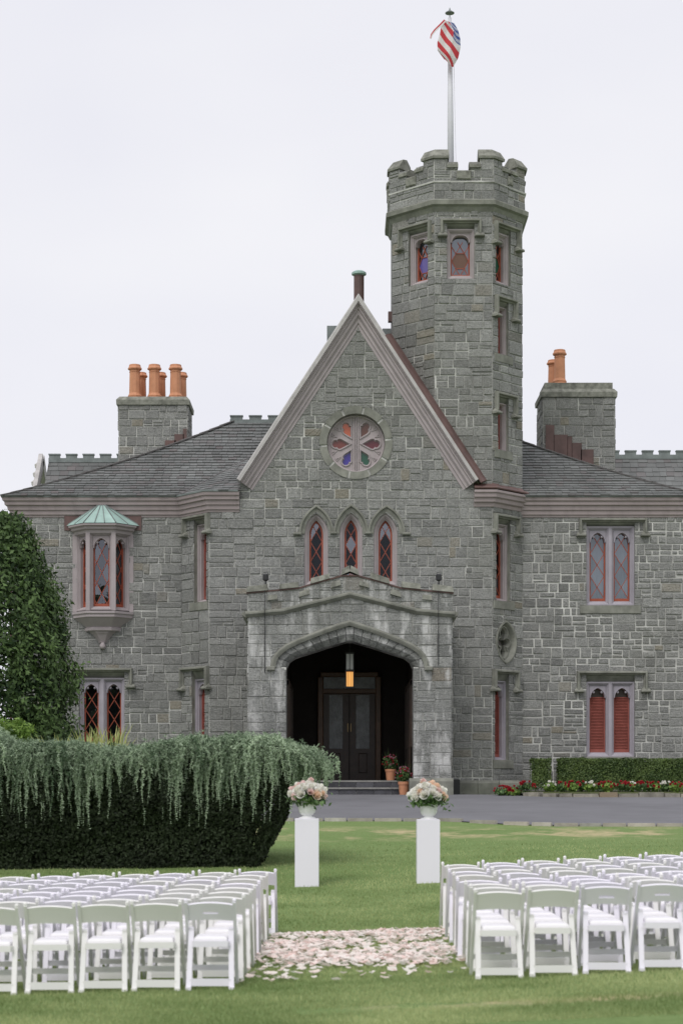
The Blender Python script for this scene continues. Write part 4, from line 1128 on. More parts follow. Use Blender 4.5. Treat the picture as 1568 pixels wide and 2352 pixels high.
for u0, u1, y0, y1 in ((1.62, 2.0, 1012, 1060), (1.95, 2.28, 998, 1060), (2.25, 2.38, 985, 1060)): frbox(mb, fr, u0, u1, fr.v_at(350, y1), fr.v_at(350, y0), 0.0, 0.07)
mb.build('copper_flashing', M['brown'], o)
cr_ = at(1284, 900, 63.4).x
o, fr, zb, zt = chimney(1247, 1411, 912, 1080, 62.8, 1.8, 84, [(cr_, 63.3, 1.27), (cr_-0.12, 64.1, 1.1)], True, 0)
mb = MB()
for x0, x1, y0 in ((1252, 1272, 977), (1271, 1303, 999), (1302, 1313, 1003), (1312, 1335, 1018), (1333, 1362, 1033)): frbox(mb, fr, fr.u_at(x0), fr.u_at(x1), fr.v_at(1300, 1085), fr.v_at(1300, y0), 0.0, 0.07)
mb.build('copper_flashing', M['brown'], o)
q = at(824, 690, 57.5); zt = at(824, 630, 57.5).z
mb = MB(); mb.tube([(q.x, 57.5, q.z-1.2), (q.x, 57.5, zt)], 0.165, 14); o = mb.build('vent_pipe', M['brown'], castle, smooth=False)
mb = MB(); mb.lathe((q.x, 57.5, zt-0.01), [(0.17, -0.03), (0.235, 0.0), (0.235, 0.06), (0.16, 0.11), (0.05, 0.13)], 14); mb.build('vent_cap', M['copper'], o)
mb = MB(); mb.box((at(768, 780, 60).x, 60, at(768, 783, 60).z), (0.5, 0.5, 0.9)); mb.box((at(892, 780, 59).x, 59.2, at(892, 783, 59).z), (0.4, 0.5, 0.8)); mb.build('ridge_vent', M['lead'], castle, kind='stuff')
mb = MB(); fr = FTL; mb.box((1.56, 57.6, at(897, 728, 57.6).z), (0.14, 0.2, 0.32)); mb.build('lead_spout', M['brown'], castle)

# ---- porch
PA = [(657, 1536), (659.5, 1527), (664, 1520), (671, 1514), (680.6, 1509), (702, 1502.5), (725, 1495), (749, 1487), (776, 1479), (803, 1471)]
PB = [(632, 1533), (634, 1522), (639, 1511), (648, 1501), (662.6, 1490), (690, 1477), (719, 1465.5), (749, 1454), (776, 1445), (803, 1437)]
mir = lambda L: [(1606-x, y) for x, y in L]
Ain = fpx(FPO, PA+mir(PA)[::-1][1:]); Bin = fpx(FPO, PB+mir(PB)[::-1][1:])
def resample(L, n):
    d = [0]
    for a, b in zip(L[:-1], L[1:]): d.append(d[-1]+math.dist(a, b))
    return [(float(np.interp(s, d, [p[0] for p in L])), float(np.interp(s, d, [p[1] for p in L]))) for s in np.linspace(0, d[-1], n)]
spr = Ain[0][1]; uj0, uj1 = Ain[0][0], Ain[-1][0]
ph = [rect(uj0, BZ-1, uj1, Bin[0][1]+0.01), [Bin[0], Bin[-1]]+Bin[::-1][1:-1]]
r1 = [fpx(FPO, [(571, 1850), (1036, 1850), (1036, 1409), (571, 1409)]),
      fpx(FPO, [(650, 1409), (957, 1409), (803.5, 1370)])]
r1[0] = rect(r1[0][0][0], BZ, r1[0][1][0], r1[0][2][1])
for sgn in (0, 1):
    for q in ([(568, 1405), (650, 1400), (650, 1355), (568, 1363)], [(650, 1400), (684, 1391), (684, 1352), (650, 1355)], [(684, 1391), (803.5, 1361), (803.5, 1323), (785, 1323), (684, 1352)]):
        if sgn: q = [(1607-x, y) for x, y in q][::-1]
        r1.append(fpx(FPO, q))
r1 = [q if area(q) > 0 else q[::-1] for q in r1]
porch = masonry(FPO, r1, ph, 91, 'porch', 'pstone', bright=0.08, k=1.35, joint=0.008)
nv = 19; ai, bi = resample(Ain, nv+1), resample(Bin, nv+1)
for i in range(nv):
    q = [ai[i], bi[i], bi[i+1], ai[i+1]]
    if area(q) < 0: q = q[::-1]
    m = 0.012; mb = MB(); mb.tone = (min(1, max(0, rng.gauss(.5, .25))), rng.random()*0.8, .5, 1)
    qs = inset(q, m) or q
    inn = inset(q, 0.05) or qs
    a0, a1, b0, b1 = Vector(ai[i]), Vector(ai[i+1]), Vector(bi[i]), Vector(bi[i+1])
    lerp = lambda p, q_, k: tuple(p+(q_-p)*k)
    e = 0.03
    P = [FPO.p(*lerp(a0, a1, e), -0.16), FPO.p(*lerp(a0, a1, 1-e), -0.16), FPO.p(*lerp(lerp2(a0, b0, .55) if False else a0+(b0-a0)*.5, a1+(b1-a1)*.5, 1-e), 0.02), FPO.p(*lerp(a0+(b0-a0)*.5, a1+(b1-a1)*.5, e), 0.02), FPO.p(*lerp(b0, b1, 1-e), 0.03), FPO.p(*lerp(b0, b1, e), 0.03), FPO.p(*lerp(a0, a1, e), -0.7), FPO.p(*lerp(a0, a1, 1-e), -0.7)]
    mb.add(P, [(0, 1, 2, 3), (3, 2, 4, 5), (6, 7, 1, 0)]); mb.build('voussoir', M['pstone'], porch)
mb = MB(); loft_path(mb, FPO, Bin, [(0.02, -0.06), (0.02, 0.05), (-0.01, 0.10), (0.05, 0.13), (0.09, 0.14), (0.15, 0.06), (0.15, -0.02)], False)
for u, v in (Bin[0], Bin[-1]): s = -1 if u < 0 else 1; frbox(mb, FPO, u-0.12+s*0.12, u+0.12+s*0.12, v-0.10, v+0.02, 0, 0.2, 0.02)
mb.build('arch_hood', M['trim'], porch)
mb = MB(); n = len(Ain); P = [FPO.p(u, v, -0.005) for u, v in Ain]+[FPO.p(u, v, -0.75) for u, v in Ain]+[FPO.p(u, v, -0.03) for u, v in Bin]
mb.add(P, [(i, i+1, n+i+1, n+i) for i in range(n-1)]+[(i+2*n, i+1+2*n, n+i+1, n+i) for i in range(n-1)])
for u in (uj0, uj1): mb.add([FPO.p(u, BZ, 0.02), FPO.p(u, spr, 0.02), FPO.p(u, spr, -0.75), FPO.p(u, BZ, -0.75)], [(0, 1, 2, 3)])
mb.build('arch_soffit', M['pstone'], porch)
cp = [(564, 1412.5), (650, 1405), (803.5, 1366.5), (957, 1405), (1043, 1412.5)]
mb = MB(); loft_path(mb, FPO, fpx(FPO, cp), [(-0.10, 0.0), (-0.08, 0.06), (0.0, 0.16), (0.045, 0.16), (0.10, 0.02), (0.10, 0.0)], False)
loft_plan(mb, [(FPO.u_at(564), YF), (FPO.u_at(566), YP)], [(0.0, FPO.v_at(600, 1420)), (0.14, FPO.v_at(600, 1412)), (0.14, FPO.v_at(600, 1408)), (0.0, FPO.v_at(600, 1402))], False)
loft_plan(mb, [(FPO.u_at(1041), YP), (FPO.u_at(1043), YF)], [(0.0, FPO.v_at(600, 1420)), (0.14, FPO.v_at(600, 1412)), (0.14, FPO.v_at(600, 1408)), (0.0, FPO.v_at(600, 1402))], False)
mb.build('porch_cornice', M['trim'], porch)
fl = [(566, 1363), (684, 1352), (785, 1323), (822, 1323), (923, 1352), (1041, 1363)]
mb = MB(); loft_path(mb, FPO, fpx(FPO, fl), [(-0.02, -0.4), (-0.02, 0.055), (0.025, 0.06), (0.03, -0.4)], False); mb.build('copper_capping', M['brown'], porch)
def slope_block(name, x0, ya0, x1, ya1, hpx, w0, w1, mat, parent, tone=None):
    """coping stone between two picture columns, its foot following ya0..ya1"""
    a, b = FPO.hit(x0, ya0), FPO.hit(x1, ya1); h = hpx/FP*YP; mb = MB(); mb.tone = (rng.uniform(.2, .8), .5, .5, 1)
    jz = [rng.uniform(-.02, .02) for _ in range(4)]
    P = [FPO.p(*a, w0), FPO.p(*b, w0), FPO.p(*b, w1), FPO.p(*a, w1), FPO.p(a[0]+.02, a[1]+h+jz[0], w0+.05), FPO.p(b[0]-.02, b[1]+h+jz[1], w0+.05), FPO.p(b[0]-.02, b[1]+h*0.8+jz[2], w1-.03), FPO.p(a[0]+.02, a[1]+h*0.8+jz[3], w1-.03)]
    mb.add(P, [(0, 1, 2, 3), (7, 6, 5, 4), (3, 2, 6, 7), (0, 3, 7, 4), (1, 5, 6, 2), (0, 4, 5, 1)]); return mb.build(name, M[mat], parent)
fly = lambda x: float(np.interp(x, [p[0] for p in fl], [p[1] for p in fl]))
for x0, x1 in ((566, 615), (641, 686), (712, 757.5), (783.5, 803.5), (803.5, 824), (849.5, 895), (921, 966), (992, 1041)):
    y0, y1 = fly(x0)-2, fly(x1)-2
    if x1 == 803.5: y1 -= 8
    if x0 == 803.5: y0 -= 8
    slope_block('merlon', x0, y0, x1, y1, 16 if x0 not in (566, 992) else 17, -0.42, 0.10, 'coping', porch)
for x0, x1 in ((615, 638), (686, 711), (759, 783), (824, 848), (896, 921), (969, 992)):
    slope_block('crenel_sill', x0, fly(x0)+21, x1, fly(x1)+21, 13, -0.05, 0.12, 'coping', porch)
# porch flanks, roof, plinths
ul, ur = FPO.u_at(571), FPO.u_at(1036); ztp = FPO.v_at(600, 1366)
for P, Q, sd in (((ul, YF), (ul, YP), 1), ((ur, YP), (ur, YF), 2)):
    f2 = Fr(P, Q); masonry(f2, [rect(0, BZ, f2.len, ztp)], [], 95+sd, 'porch_flank', 'pstone')
mb = MB(); mb.add([(ul, YP+0.4, ztp-0.5), (ur, YP+0.4, ztp-0.5), (ur, YF, ztp-0.4), (ul, YF, ztp-0.4)], [(0, 1, 2, 3)])
zpk = FPO.v_at(803, 1325)
mb.add([FPO.p(*q, -0.4) for q in fpx(FPO, [(568, 1400), (568, 1363), (684, 1352), (785, 1323), (822, 1323), (923, 1352), (1039, 1363), (1039, 1400)])], [tuple(range(8))]); mb.build('porch_roof', M['lead'], porch)
def plinth(x0, x1, ytop, D0, dep, name='plinth', n=2):
    zt = at(x0, ytop, D0).z; a, b = at(x0, 1800, D0).x, at(x1, 1800, D0).x
    for i in range(n):
        p, q = a+(b-a)*i/n, a+(b-a)*(i+1)/n-0.012; mb = MB(); mb.tone = (rng.uniform(.3, .8), .5, .5, 1)
        P = [(p, D0, BZ-.2), (q, D0, BZ-.2), (q, D0, zt-.09), (p, D0, zt-.09), (p, D0+.09, zt), (q, D0+.09, zt), (p, D0+dep, zt), (q, D0+dep, zt), (p, D0+dep, BZ-.2), (q, D0+dep, BZ-.2)]
        mb.add(P, [(0, 1, 2, 3), (3, 2, 5, 4), (4, 5, 7, 6), (0, 3, 4, 6, 8), (1, 9, 7, 5, 2)]); mb.build(name, M['trim'], porch)
plinth(940, 1042, 1788, YP-0.13, 0.95); plinth(565, 666, 1788, YP-0.13, 0.95)
plinth(1048, 1196, 1793, YF-0.14, 0.2, 'plinth', 3); plinth(420, 570, 1793, YF-0.14, 0.2, 'plinth', 3)
# hall: floor, side walls, ceiling, doors
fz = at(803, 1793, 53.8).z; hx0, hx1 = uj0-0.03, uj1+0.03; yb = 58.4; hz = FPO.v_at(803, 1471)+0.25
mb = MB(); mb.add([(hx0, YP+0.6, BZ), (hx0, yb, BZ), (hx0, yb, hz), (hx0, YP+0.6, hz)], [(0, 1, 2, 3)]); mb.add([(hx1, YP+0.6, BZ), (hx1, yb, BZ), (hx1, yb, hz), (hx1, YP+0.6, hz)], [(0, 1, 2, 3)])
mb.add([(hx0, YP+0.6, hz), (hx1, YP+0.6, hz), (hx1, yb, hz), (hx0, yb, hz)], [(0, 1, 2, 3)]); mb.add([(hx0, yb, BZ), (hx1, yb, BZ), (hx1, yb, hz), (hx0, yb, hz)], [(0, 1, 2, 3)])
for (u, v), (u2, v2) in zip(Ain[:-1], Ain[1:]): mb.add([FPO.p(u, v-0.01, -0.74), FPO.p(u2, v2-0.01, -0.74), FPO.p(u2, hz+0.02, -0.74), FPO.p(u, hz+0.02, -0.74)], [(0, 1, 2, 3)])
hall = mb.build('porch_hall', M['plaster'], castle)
for sgn in (0, 1):     # tall panelled side screens
    X = hx0+0.02 if not sgn else hx1-0.02; mb = MB()
    for y0, y1 in ((53.3, 54.6), (54.9, 56.2), (56.5, 57.8)):
        for a, b in ((y0, y0+0.14), (y1-0.14, y1)): mb.box((X, (a+b)/2, (fz+4.9)/2), (0.14, b-a, 4.9-fz))
        mb.box((X, (y0+y1)/2, 4.85), (0.12, y1-y0, 0.16)); mb.box((X, (y0+y1)/2, fz+0.5), (0.1, y1-y0, 1.0))
    mb.build('side_screen', M['wood'], hall)
mb = MB()
for y0, y1 in ((53.44, 54.46), (55.04, 56.06), (56.64, 57.66)):
    for X in (hx0+0.012, hx1-0.012): mb.add([(X, y0, fz+1), (X, y1, fz+1), (X, y1, 4.8), (X, y0, 4.8)], [(0, 1, 2, 3)])
mb.build('side_pane', M['shutter'], hall, kind='stuff')
FD = Fr((0, yb-0.05), (1, yb-0.05)); cxd = FD.u_at(802); dw = FD.u_at(868)-cxd
mb = MB()
for s in (-1, 1):
    frbox(mb, FD, cxd+s*dw-0.09, cxd+s*dw+0.09, fz, FD.v_at(800, 1556), 0, 0.22, 0.02)
frbox(mb, FD, cxd-dw, cxd+dw, FD.v_at(800, 1594), FD.v_at(800, 1583), 0, 0.2, 0.02); frbox(mb, FD, cxd-dw, cxd+dw, FD.v_at(800, 1556), FD.v_at(800, 1545), 0, 0.2, 0.02)
mb.build('door_frame', M['woodbrown'], hall)
mb = MB(); frbox(mb, FD, cxd-dw+0.1, cxd+dw-0.1, FD.v_at(800, 1583), FD.v_at(800, 1556), 0, 0.05); mb.build('transom_pane', M['frost'], hall)
for s in (-1, 1):
    a, b = sorted((cxd+s*0.012, cxd+s*(dw-0.1))); zt = FD.v_at(800, 1594); mb = MB()
    g0, g1 = FD.v_at(800, 1720), FD.v_at(800, 1597); m0, m1 = a+0.2 if s > 0 else a+0.18, b-0.18 if s > 0 else b-0.2
    frbox(mb, FD, a, m0, fz, zt, 0, 0.10); frbox(mb, FD, m1, b, fz, zt, 0, 0.10); frbox(mb, FD, m0, m1, g1, zt, 0, 0.099); frbox(mb, FD, m0, m1, fz, g0, 0, 0.099); frbox(mb, FD, m0+0.08, m1-0.08, fz+0.25, g0-0.15, 0.09, 0.125, 0.02)
    d = mb.build('door', M['wood'], hall); mb = MB(); frbox(mb, FD, m0, m1, g0, g1, 0, 0.05); mb.build('door_pane', M['frost'], d)
    mb = MB(); hv = FD.v_at(800, 1672); frbox(mb, FD, cxd+s*0.05-0.02, cxd+s*0.05+0.02, hv-0.14, hv+0.14, 0.1, 0.125, 0.006); mb.build('door_plate', M['brass'], d)
# two steps: dressed treads over dark riser tiles
for z1, z0, y in ((fz, fz-0.21, 53.5), (fz-0.21, BZ, 53.15)):
    mb = MB(); mb.box(((hx0+hx1)/2, y+ (yb-y)/2-0.03 if z1 == fz else y+0.25, z1-0.025), (hx1-hx0-0.02, (yb-y)+0.06-0.12 if z1 == fz else 0.56, 0.05)); st = mb.build('step', M['tread'], porch)
    x = hx0
    while x < hx1-0.05:
        w_ = min(0.52, hx1-x); mb = MB(); mb.tone = (rng.random(), .5, .5, 1); mb.box((x+w_/2, y+0.04, (z0+z1-0.05)/2), (w_-0.015, 0.06, z1-z0-0.055)); mb.build('riser_tile', M['brick'], st); x += w_
    mb = MB(); mb.box(((hx0+hx1)/2, y+0.10, (z0+z1-0.05)/2), (hx1-hx0, 0.08, z1-z0-0.05)); mb.build('step_core', M['mortar'], st)
# small duct box at the porch foot
mb = MB(); q = at(1040, 1790, YF-0.25); mb.box((q.x+0.1, YF-0.2, BZ+0.25), (0.22, 0.25, 0.55)); mb.build('duct_box', M['black'], castle)
mb = MB(); q = at(28, 1195, YW-0.1); mb.box((XWL-0.02, YW-0.15, 9.9), (0.2, 0.2, 0.3)); mb.tube([(XWL-0.06, YW-0.15, 9.8), (XWL-0.06, YW-0.15, BZ)], 0.05); mb.build('downpipe', M['brown'], castle)

# ---- turn the stone lists into objects: the 300 that show largest singly, the rest as one
def showing(s):
    q = s['ss'][0]; c = s['fr'].p(sum(p[0] for p in q)/len(q), sum(p[1] for p in q)/len(q)); k = FP/c.y
    x, y = CX+c.x*k, HY-(c.z-CAMZ)*k
    return 4 < x < 1564 and not (x < 210 and y > 1200) and not (x < 770 and y > 1690) and not (x > 1210 and y > 1735)
STONES.sort(key=lambda s: -s['a']*(1 if showing(s) else 0))
rest = {}
for i, s in enumerate(STONES):
    if i < 300:
        mb = MB(); mb.tone = s['tone']
        for q in s['ss']: stone_into(mb, s['fr'], q, s['h'], s['w0'])
        mb.build('stone', M[s['mat']], s['wall'])
    else:
        mb = rest.setdefault('all', MB()); mb.tone = s['tone']; mi = 1 if s['mat'] == 'pstone' else 0; n = len(mb.f)
        for q in s['ss']: stone_into(mb, s['fr'], q, s['h'], s['w0'])
        mb.fm[n:] = [mi]*(len(mb.f)-n)
rest['all'].build('stonework', [M['stone'], M['pstone']], castle, kind='stuff')
#==THINGS==
# ------------------------------------------------------------------ flagpole and flag
q0 = at(1035.5, 370, 58.0); ptop = at(1032.5, 40, 58.0)
pole = empty('flagpole', (q0.x, 58.0, zs1+0.15), 'tall white flagpole standing on the tower roof', 'flagpole')
mb = MB(); mb.tube([(q0.x, 58, zs1+0.15), ((q0.x*0.5+ptop.x*0.5), 58, (zs1+0.15+ptop.z)/2), (ptop.x, 58, ptop.z)], [0.115, 0.095, 0.055], 12); mb.build('shaft', M['pole'], pole, smooth=True)
mb = MB(); mb.lathe((ptop.x, 58, ptop.z), [(0.015, 0), (0.015, 0.10), (0.05, 0.11), (0.15, 0.145), (0.15, 0.165), (0.09, 0.20), (0.03, 0.25), (0.008, 0.33)], 12); mb.build('finial', M['lead'], pole)
mb = MB(); mb.tube([(q0.x+0.17, 57.9, zs1+0.9), (ptop.x+0.1, 57.95, ptop.z-0.2)], 0.008, 5); mb.build('halyard', M['pole'], pole)
def flag_mat():
    m, n, l, b = newmat('flag_cloth'); tcn = n.new('ShaderNodeUVMap'); sx = n.new('ShaderNodeSeparateXYZ'); l.new(tcn.outputs[0], sx.inputs[0])
    def mt(op, a, b_=None):
        x = n.new('ShaderNodeMath'); x.operation = op
        for i, v in enumerate((a, b_)):
            if v is None: continue
            if hasattr(v, 'is_output'): l.new(v, x.inputs[i])
            else: x.inputs[i].default_value = v
        return x.outputs[0]
    U, V = sx.outputs[0], sx.outputs[1]
    stripe = mt('LESS_THAN', mt('MODULO', mt('MULTIPLY', V, 13.0), 2.0), 1.0)
    c = mixc(n, l, stripe, (0.80, 0.78, 0.78), (0.62, 0.07, 0.085))
    can = mt('MULTIPLY', mt('LESS_THAN', U, 0.4), mt('LESS_THAN', V, 7/13))
    # stars: rows of small white dots
    fu = mt('SUBTRACT', mt('FRACT', mt('MULTIPLY', U, 15.0)), 0.5); fv = mt('SUBTRACT', mt('FRACT', mt('MULTIPLY', V, 13.0)), 0.5)
    rr = mt('ADD', mt('MULTIPLY', fu, fu), mt('MULTIPLY', fv, fv)); star = mt('LESS_THAN', rr, 0.09)
    blue = mixc(n, l, star, (0.07, 0.11, 0.32), (0.8, 0.8, 0.82)); c = mixc(n, l, can, c, blue)
    l.new(c, b.inputs['Base Color']); b.inputs['Roughness'].default_value = 0.8; b.inputs['Specular IOR Level'].default_value = 0.2
    t = n.new('ShaderNodeBsdfTranslucent'); l.new(c, t.inputs[0]); ms = n.new('ShaderNodeMixShader'); ms.inputs[0].default_value = 0.35
    l.new(b.outputs[0], ms.inputs[1]); l.new(t.outputs[0], ms.inputs[2]); l.new(ms.outputs[0], n['Material Output'].inputs['Surface'])
    return m
zx = lambda X, Y: (846.7+X*0.29334, Y*0.29334)
# control net: columns u = 0 hoist .. 1 fly, rows v = 0 top .. 1 bottom; (column, row, depth towards camera)
net = [[(668, 178, 0.00), (700, 235, 0.00), (716, 300, 0.02), (718, 370, 0.05), (700, 450, 0.08), (660, 522, 0.05)],
       [(652, 172, 0.10), (680, 245, 0.12), (690, 315, 0.16), (688, 380, 0.20), (672, 455, 0.20), (650, 520, 0.10)],
       [(630, 168, 0.22), (662, 235, 0.30), (656, 300, 0.34), (644, 352, 0.36), (628, 415, 0.34), (640, 505, 0.16)],
       [(612, 160, 0.12), (622, 215, 0.14), (608, 280, 0.18), (598, 345, 0.2), (596, 410, 0.2), (625, 490, 0.12)],
       [(596, 153, 0.26), (578, 190, 0.26), (562, 255, 0.26), (544, 320, 0.26), (540, 385, 0.24), (596, 462, 0.16)],
       [(588, 158, 0.12), (566, 196, 0.12), (556, 262, 0.10), (536, 330, 0.08), (538, 392, 0.06), (592, 464, 0.05)]]
us = [0, 0.2, 0.42, 0.66, 0.92, 1.0]
NA = np.array([[[*zx(c[0], c[1]), c[2]] for c in col] for col in net])
def cub(x, xp, fp): return np.interp(x, xp, fp)
NU, NV = 30, 30; V = []; uvs = []
for i in range(NU+1):
    u = i/NU
    colv = np.array([[np.interp(u, us, NA[:, r_, k]) for k in range(3)] for r_ in range(6)])
    for j in range(NV+1):
        v = j/NV; p = [np.interp(v, np.linspace(0, 1, 6), colv[:, k]) for k in range(3)]
        d = 57.75-p[2]*0.9+0.02*math.sin(9*u+6*v); q = at(p[0], p[1], d); V.append(tuple(q)); uvs.append((u, min(0.999, 0.25+0.52*v+0.23*u)))
F = [(i*(NV+1)+j, (i+1)*(NV+1)+j, (i+1)*(NV+1)+j+1, i*(NV+1)+j+1) for i in range(NU) for j in range(NV)]
# torn fly ribbon blowing off to the side
n0 = len(V); rib = [(598, 155, 14), (560, 195, 15), (520, 232, 13), (492, 268, 11), (484, 300, 8)]
for k, (X, Y, hw_) in enumerate(rib):
    for s in (-1, 1): V.append(tuple(at(*zx(X+s*hw_*0.6, Y+s*hw_*0.5), 57.5))); uvs.append((0.95, 0.04 if s < 0 else 0.115))
for k in range(len(rib)-1): a = n0+2*k; F.append((a, a+1, a+3, a+2))
me = bpy.data.meshes.new('flag'); me.from_pydata(V, [], F); uvl = me.uv_layers.new()
for lp in me.loops: uvl.data[lp.index].uv = uvs[lp.vertex_index]
me.materials.append(flag_mat()); me.polygons.foreach_set('use_smooth', [True]*len(me.polygons))
fo = put('flag', me); tag(fo, 'limp red, white and blue stars and stripes flag furled round the pole top', 'flag')

# ------------------------------------------------------------------ porch lamps, lantern, pots
for k, (x, nm) in enumerate(((610, 'left'), (1007, 'right'))):
    q = FPO.p(*FPO.hit(x, 1346), 0.0); e = empty('floodlight', (q.x, q.y-0.05, q.z), 'small black floodlight on the porch parapet corner '+('towards the cedar' if k == 0 else 'below the tower'), 'floodlight')
    mb = MB(); mb.tube([(q.x, q.y-0.05, q.z-0.06), (q.x, q.y-0.05, q.z+0.16)], 0.022, 6); mb.build('stem', M['black'], e)
    mb = MB(); mb.lathe((q.x, q.y-0.05, q.z+0.14), [(0.05, 0), (0.085, 0.03), (0.085, 0.17), (0.06, 0.20)], 10); mb.build('head', M['black'], e)
    mb = MB(); mb.tube([(q.x-0.06, q.y-0.05, q.z+0.30), (q.x-0.06, q.y-0.05, q.z+0.38), (q.x+0.06, q.y-0.05, q.z+0.40), (q.x+0.06, q.y-0.05, q.z+0.30)], 0.01, 5); mb.build('bracket', M['black'], e)
    xb = x-2 if k == 0 else x-1
    mb = MB(); pts = [FPO.hit(xb, yy) for yy in (1350, 1400, 1460, 1530 if k else 1545)]; mb.tube([FPO.p(u, v, 0.17 if 0 < i < 2 else 0.07) for i, (u, v) in enumerate(pts)], 0.011, 5); mb.build('cable', M['black'], e)
LD = 54.6; lq = at(803, 1540, LD); lz0, lz1, lz2 = at(803, 1578, LD).z, at(803, 1542, LD).z, at(803, 1503, LD).z
la = empty('hanging_lantern', (lq.x, LD, lz0), 'lit amber glass lantern hanging inside the entrance arch', 'lantern')
hw_ = 0.115
for z0, z1, mt in ((lz0, lz1-0.03, 'amber'), (lz1+0.05, lz2, 'opal')):
    for a in range(4):
        mb = MB(); c, s = math.cos(a*math.pi/2), math.sin(a*math.pi/2)
        for e0, e1 in ((-1, -0.08), (0.08, 1)) if mt == 'opal' else ((-1, -0.45), (-0.38, 0.38), (0.45, 1)):
            P = [(lq.x+c*x*hw_+s*hw_, LD+s*x*hw_-c*hw_, z) for x, z in ((e0, z0), (e1, z0), (e1, z1), (e0, z1))]; mb.add(P, [(0, 1, 2, 3)])
        mb.build('lantern_glass', M[mt], la, kind='stuff')
mb = MB()
for sx in (-1, 1):
    for sy in (-1, 1): mb.bar((lq.x+sx*hw_, LD+sy*hw_, lz0-0.02), (lq.x+sx*hw_, LD+sy*hw_, lz2+0.02), 0.025, 0.025)
for z in (lz0-0.02, lz1+0.01, lz2+0.03): mb.box((lq.x, LD, z), (0.27, 0.27, 0.05))
mb.bar((lq.x, LD, lz2), (lq.x, LD, hz), 0.03, 0.03); mb.build('lantern_frame', M['black'], la)

def foliage(name, P, N, size, mat, parent=None, tonef=None, kind=None, aspect=0.5, rg=None, droop=0.0, tri_leaf=False):
    """leaf-shaped quads (folded kite) at points P (n,3) facing roughly N (n,3)"""
    rg = rg or nrg; n = len(P)
    N = N+rg.normal(0, 0.55, (n, 3)); N /= np.linalg.norm(N, axis=1, keepdims=True)+1e-9
    T = rg.normal(0, 1, (n, 3)); T[:, 2] -= droop; T -= N*np.sum(T*N, 1, keepdims=True); T /= np.linalg.norm(T, axis=1, keepdims=True)+1e-9
    B = np.cross(N, T); s = size*rg.uniform(0.6, 1.35, (n, 1))
    a = P-T*s*0.5; c = P+T*s*0.5; b = P+B*s*aspect*0.5-N*s*0.10; d = P-B*s*aspect*0.5-N*s*0.10
    V = np.stack([a, b, c, d], 1).reshape(-1, 3); F = np.arange(4*n).reshape(n, 4)
    t = rg.uniform(0, 1, n) if tonef is None else tonef
    tn = np.zeros((n, 4)); tn[:, 0] = np.clip(t, 0, 1); tn[:, 3] = 1; tn = np.repeat(tn, 4, 0)
    me = np_mesh(name, V, F, mat, tn); return put(name, me, parent, kind)
def blob_points(n, c, r, rg, shell=0.35):
    d = rg.normal(0, 1, (n, 3)); d /= np.linalg.norm(d, axis=1, keepdims=True)
    k = 1-shell*rg.uniform(0, 1, (n, 1))**1.4
    return np.asarray(c)+d*k*np.asarray(r), d
rosem = {}
def bloom_mesh(key, mat, seed):
    r = random.Random(seed); mb = MB()
    for ring, (nn, rad, tilt, sz) in enumerate(((5, 0.85, 1.15, 0.62), (5, 0.6, 0.75, 0.6), (4, 0.36, 0.35, 0.52), (3, 0.15, 0.12, 0.42))):
        for k in range(nn):
            a = 2*math.pi*(k+0.5*ring)/nn+r.uniform(-.2, .2); mb.tone = (r.random(), 0, 0, 1)
            rows = []
            for i in range(3):
                f = i/2; out = rad*(0.35+0.65*f)*math.sin(0.5+tilt*0.8); up = f*(1.0-0.35*tilt)+0.05*ring-0.15
                w_ = sz*(0.45+0.75*math.sin(math.pi*(0.2+0.55*f)))
                rows.append([Vector((math.cos(a)*out-math.sin(a)*w_*s*0.62-math.cos(a)*abs(s)*0.14*w_, math.sin(a)*out+math.cos(a)*w_*s*0.62-math.sin(a)*abs(s)*0.14*w_, up+abs(s)*-0.04)) for s in (-1, 0, 1)])
            P = [p for rw in rows for p in rw]; mb.add(P, [(i*3+j, i*3+j+1, i*3+j+4, i*3+j+3) for i in range(2) for j in range(2)])
    return mb.mesh('bloom_'+key, M[mat], True)
for k, m_ in (('white', 'f_white'), ('pink', 'f_pink'), ('peach', 'f_peach'), ('red', 'f_red'), ('mix', 'f_mix')): rosem[k] = bloom_mesh(k, m_, hash(k) % 97 if False else len(k)*7)
def place_bloom(parent, key, p, s, nrm, name='bloom'):
    o = bpy.data.objects.new(name, rosem[key]); C.objects.link(o); o.parent = parent
    o.location = Vector(p)-Vector(parent.location); o.scale = (s, s, s)
    o.rotation_mode = 'QUATERNION'; o.rotation_quaternion = Vector(nrm).to_track_quat('Z', 'Y') @ Matrix.Rotation(rng.uniform(0, 6), 3, 'Z').to_quaternion()
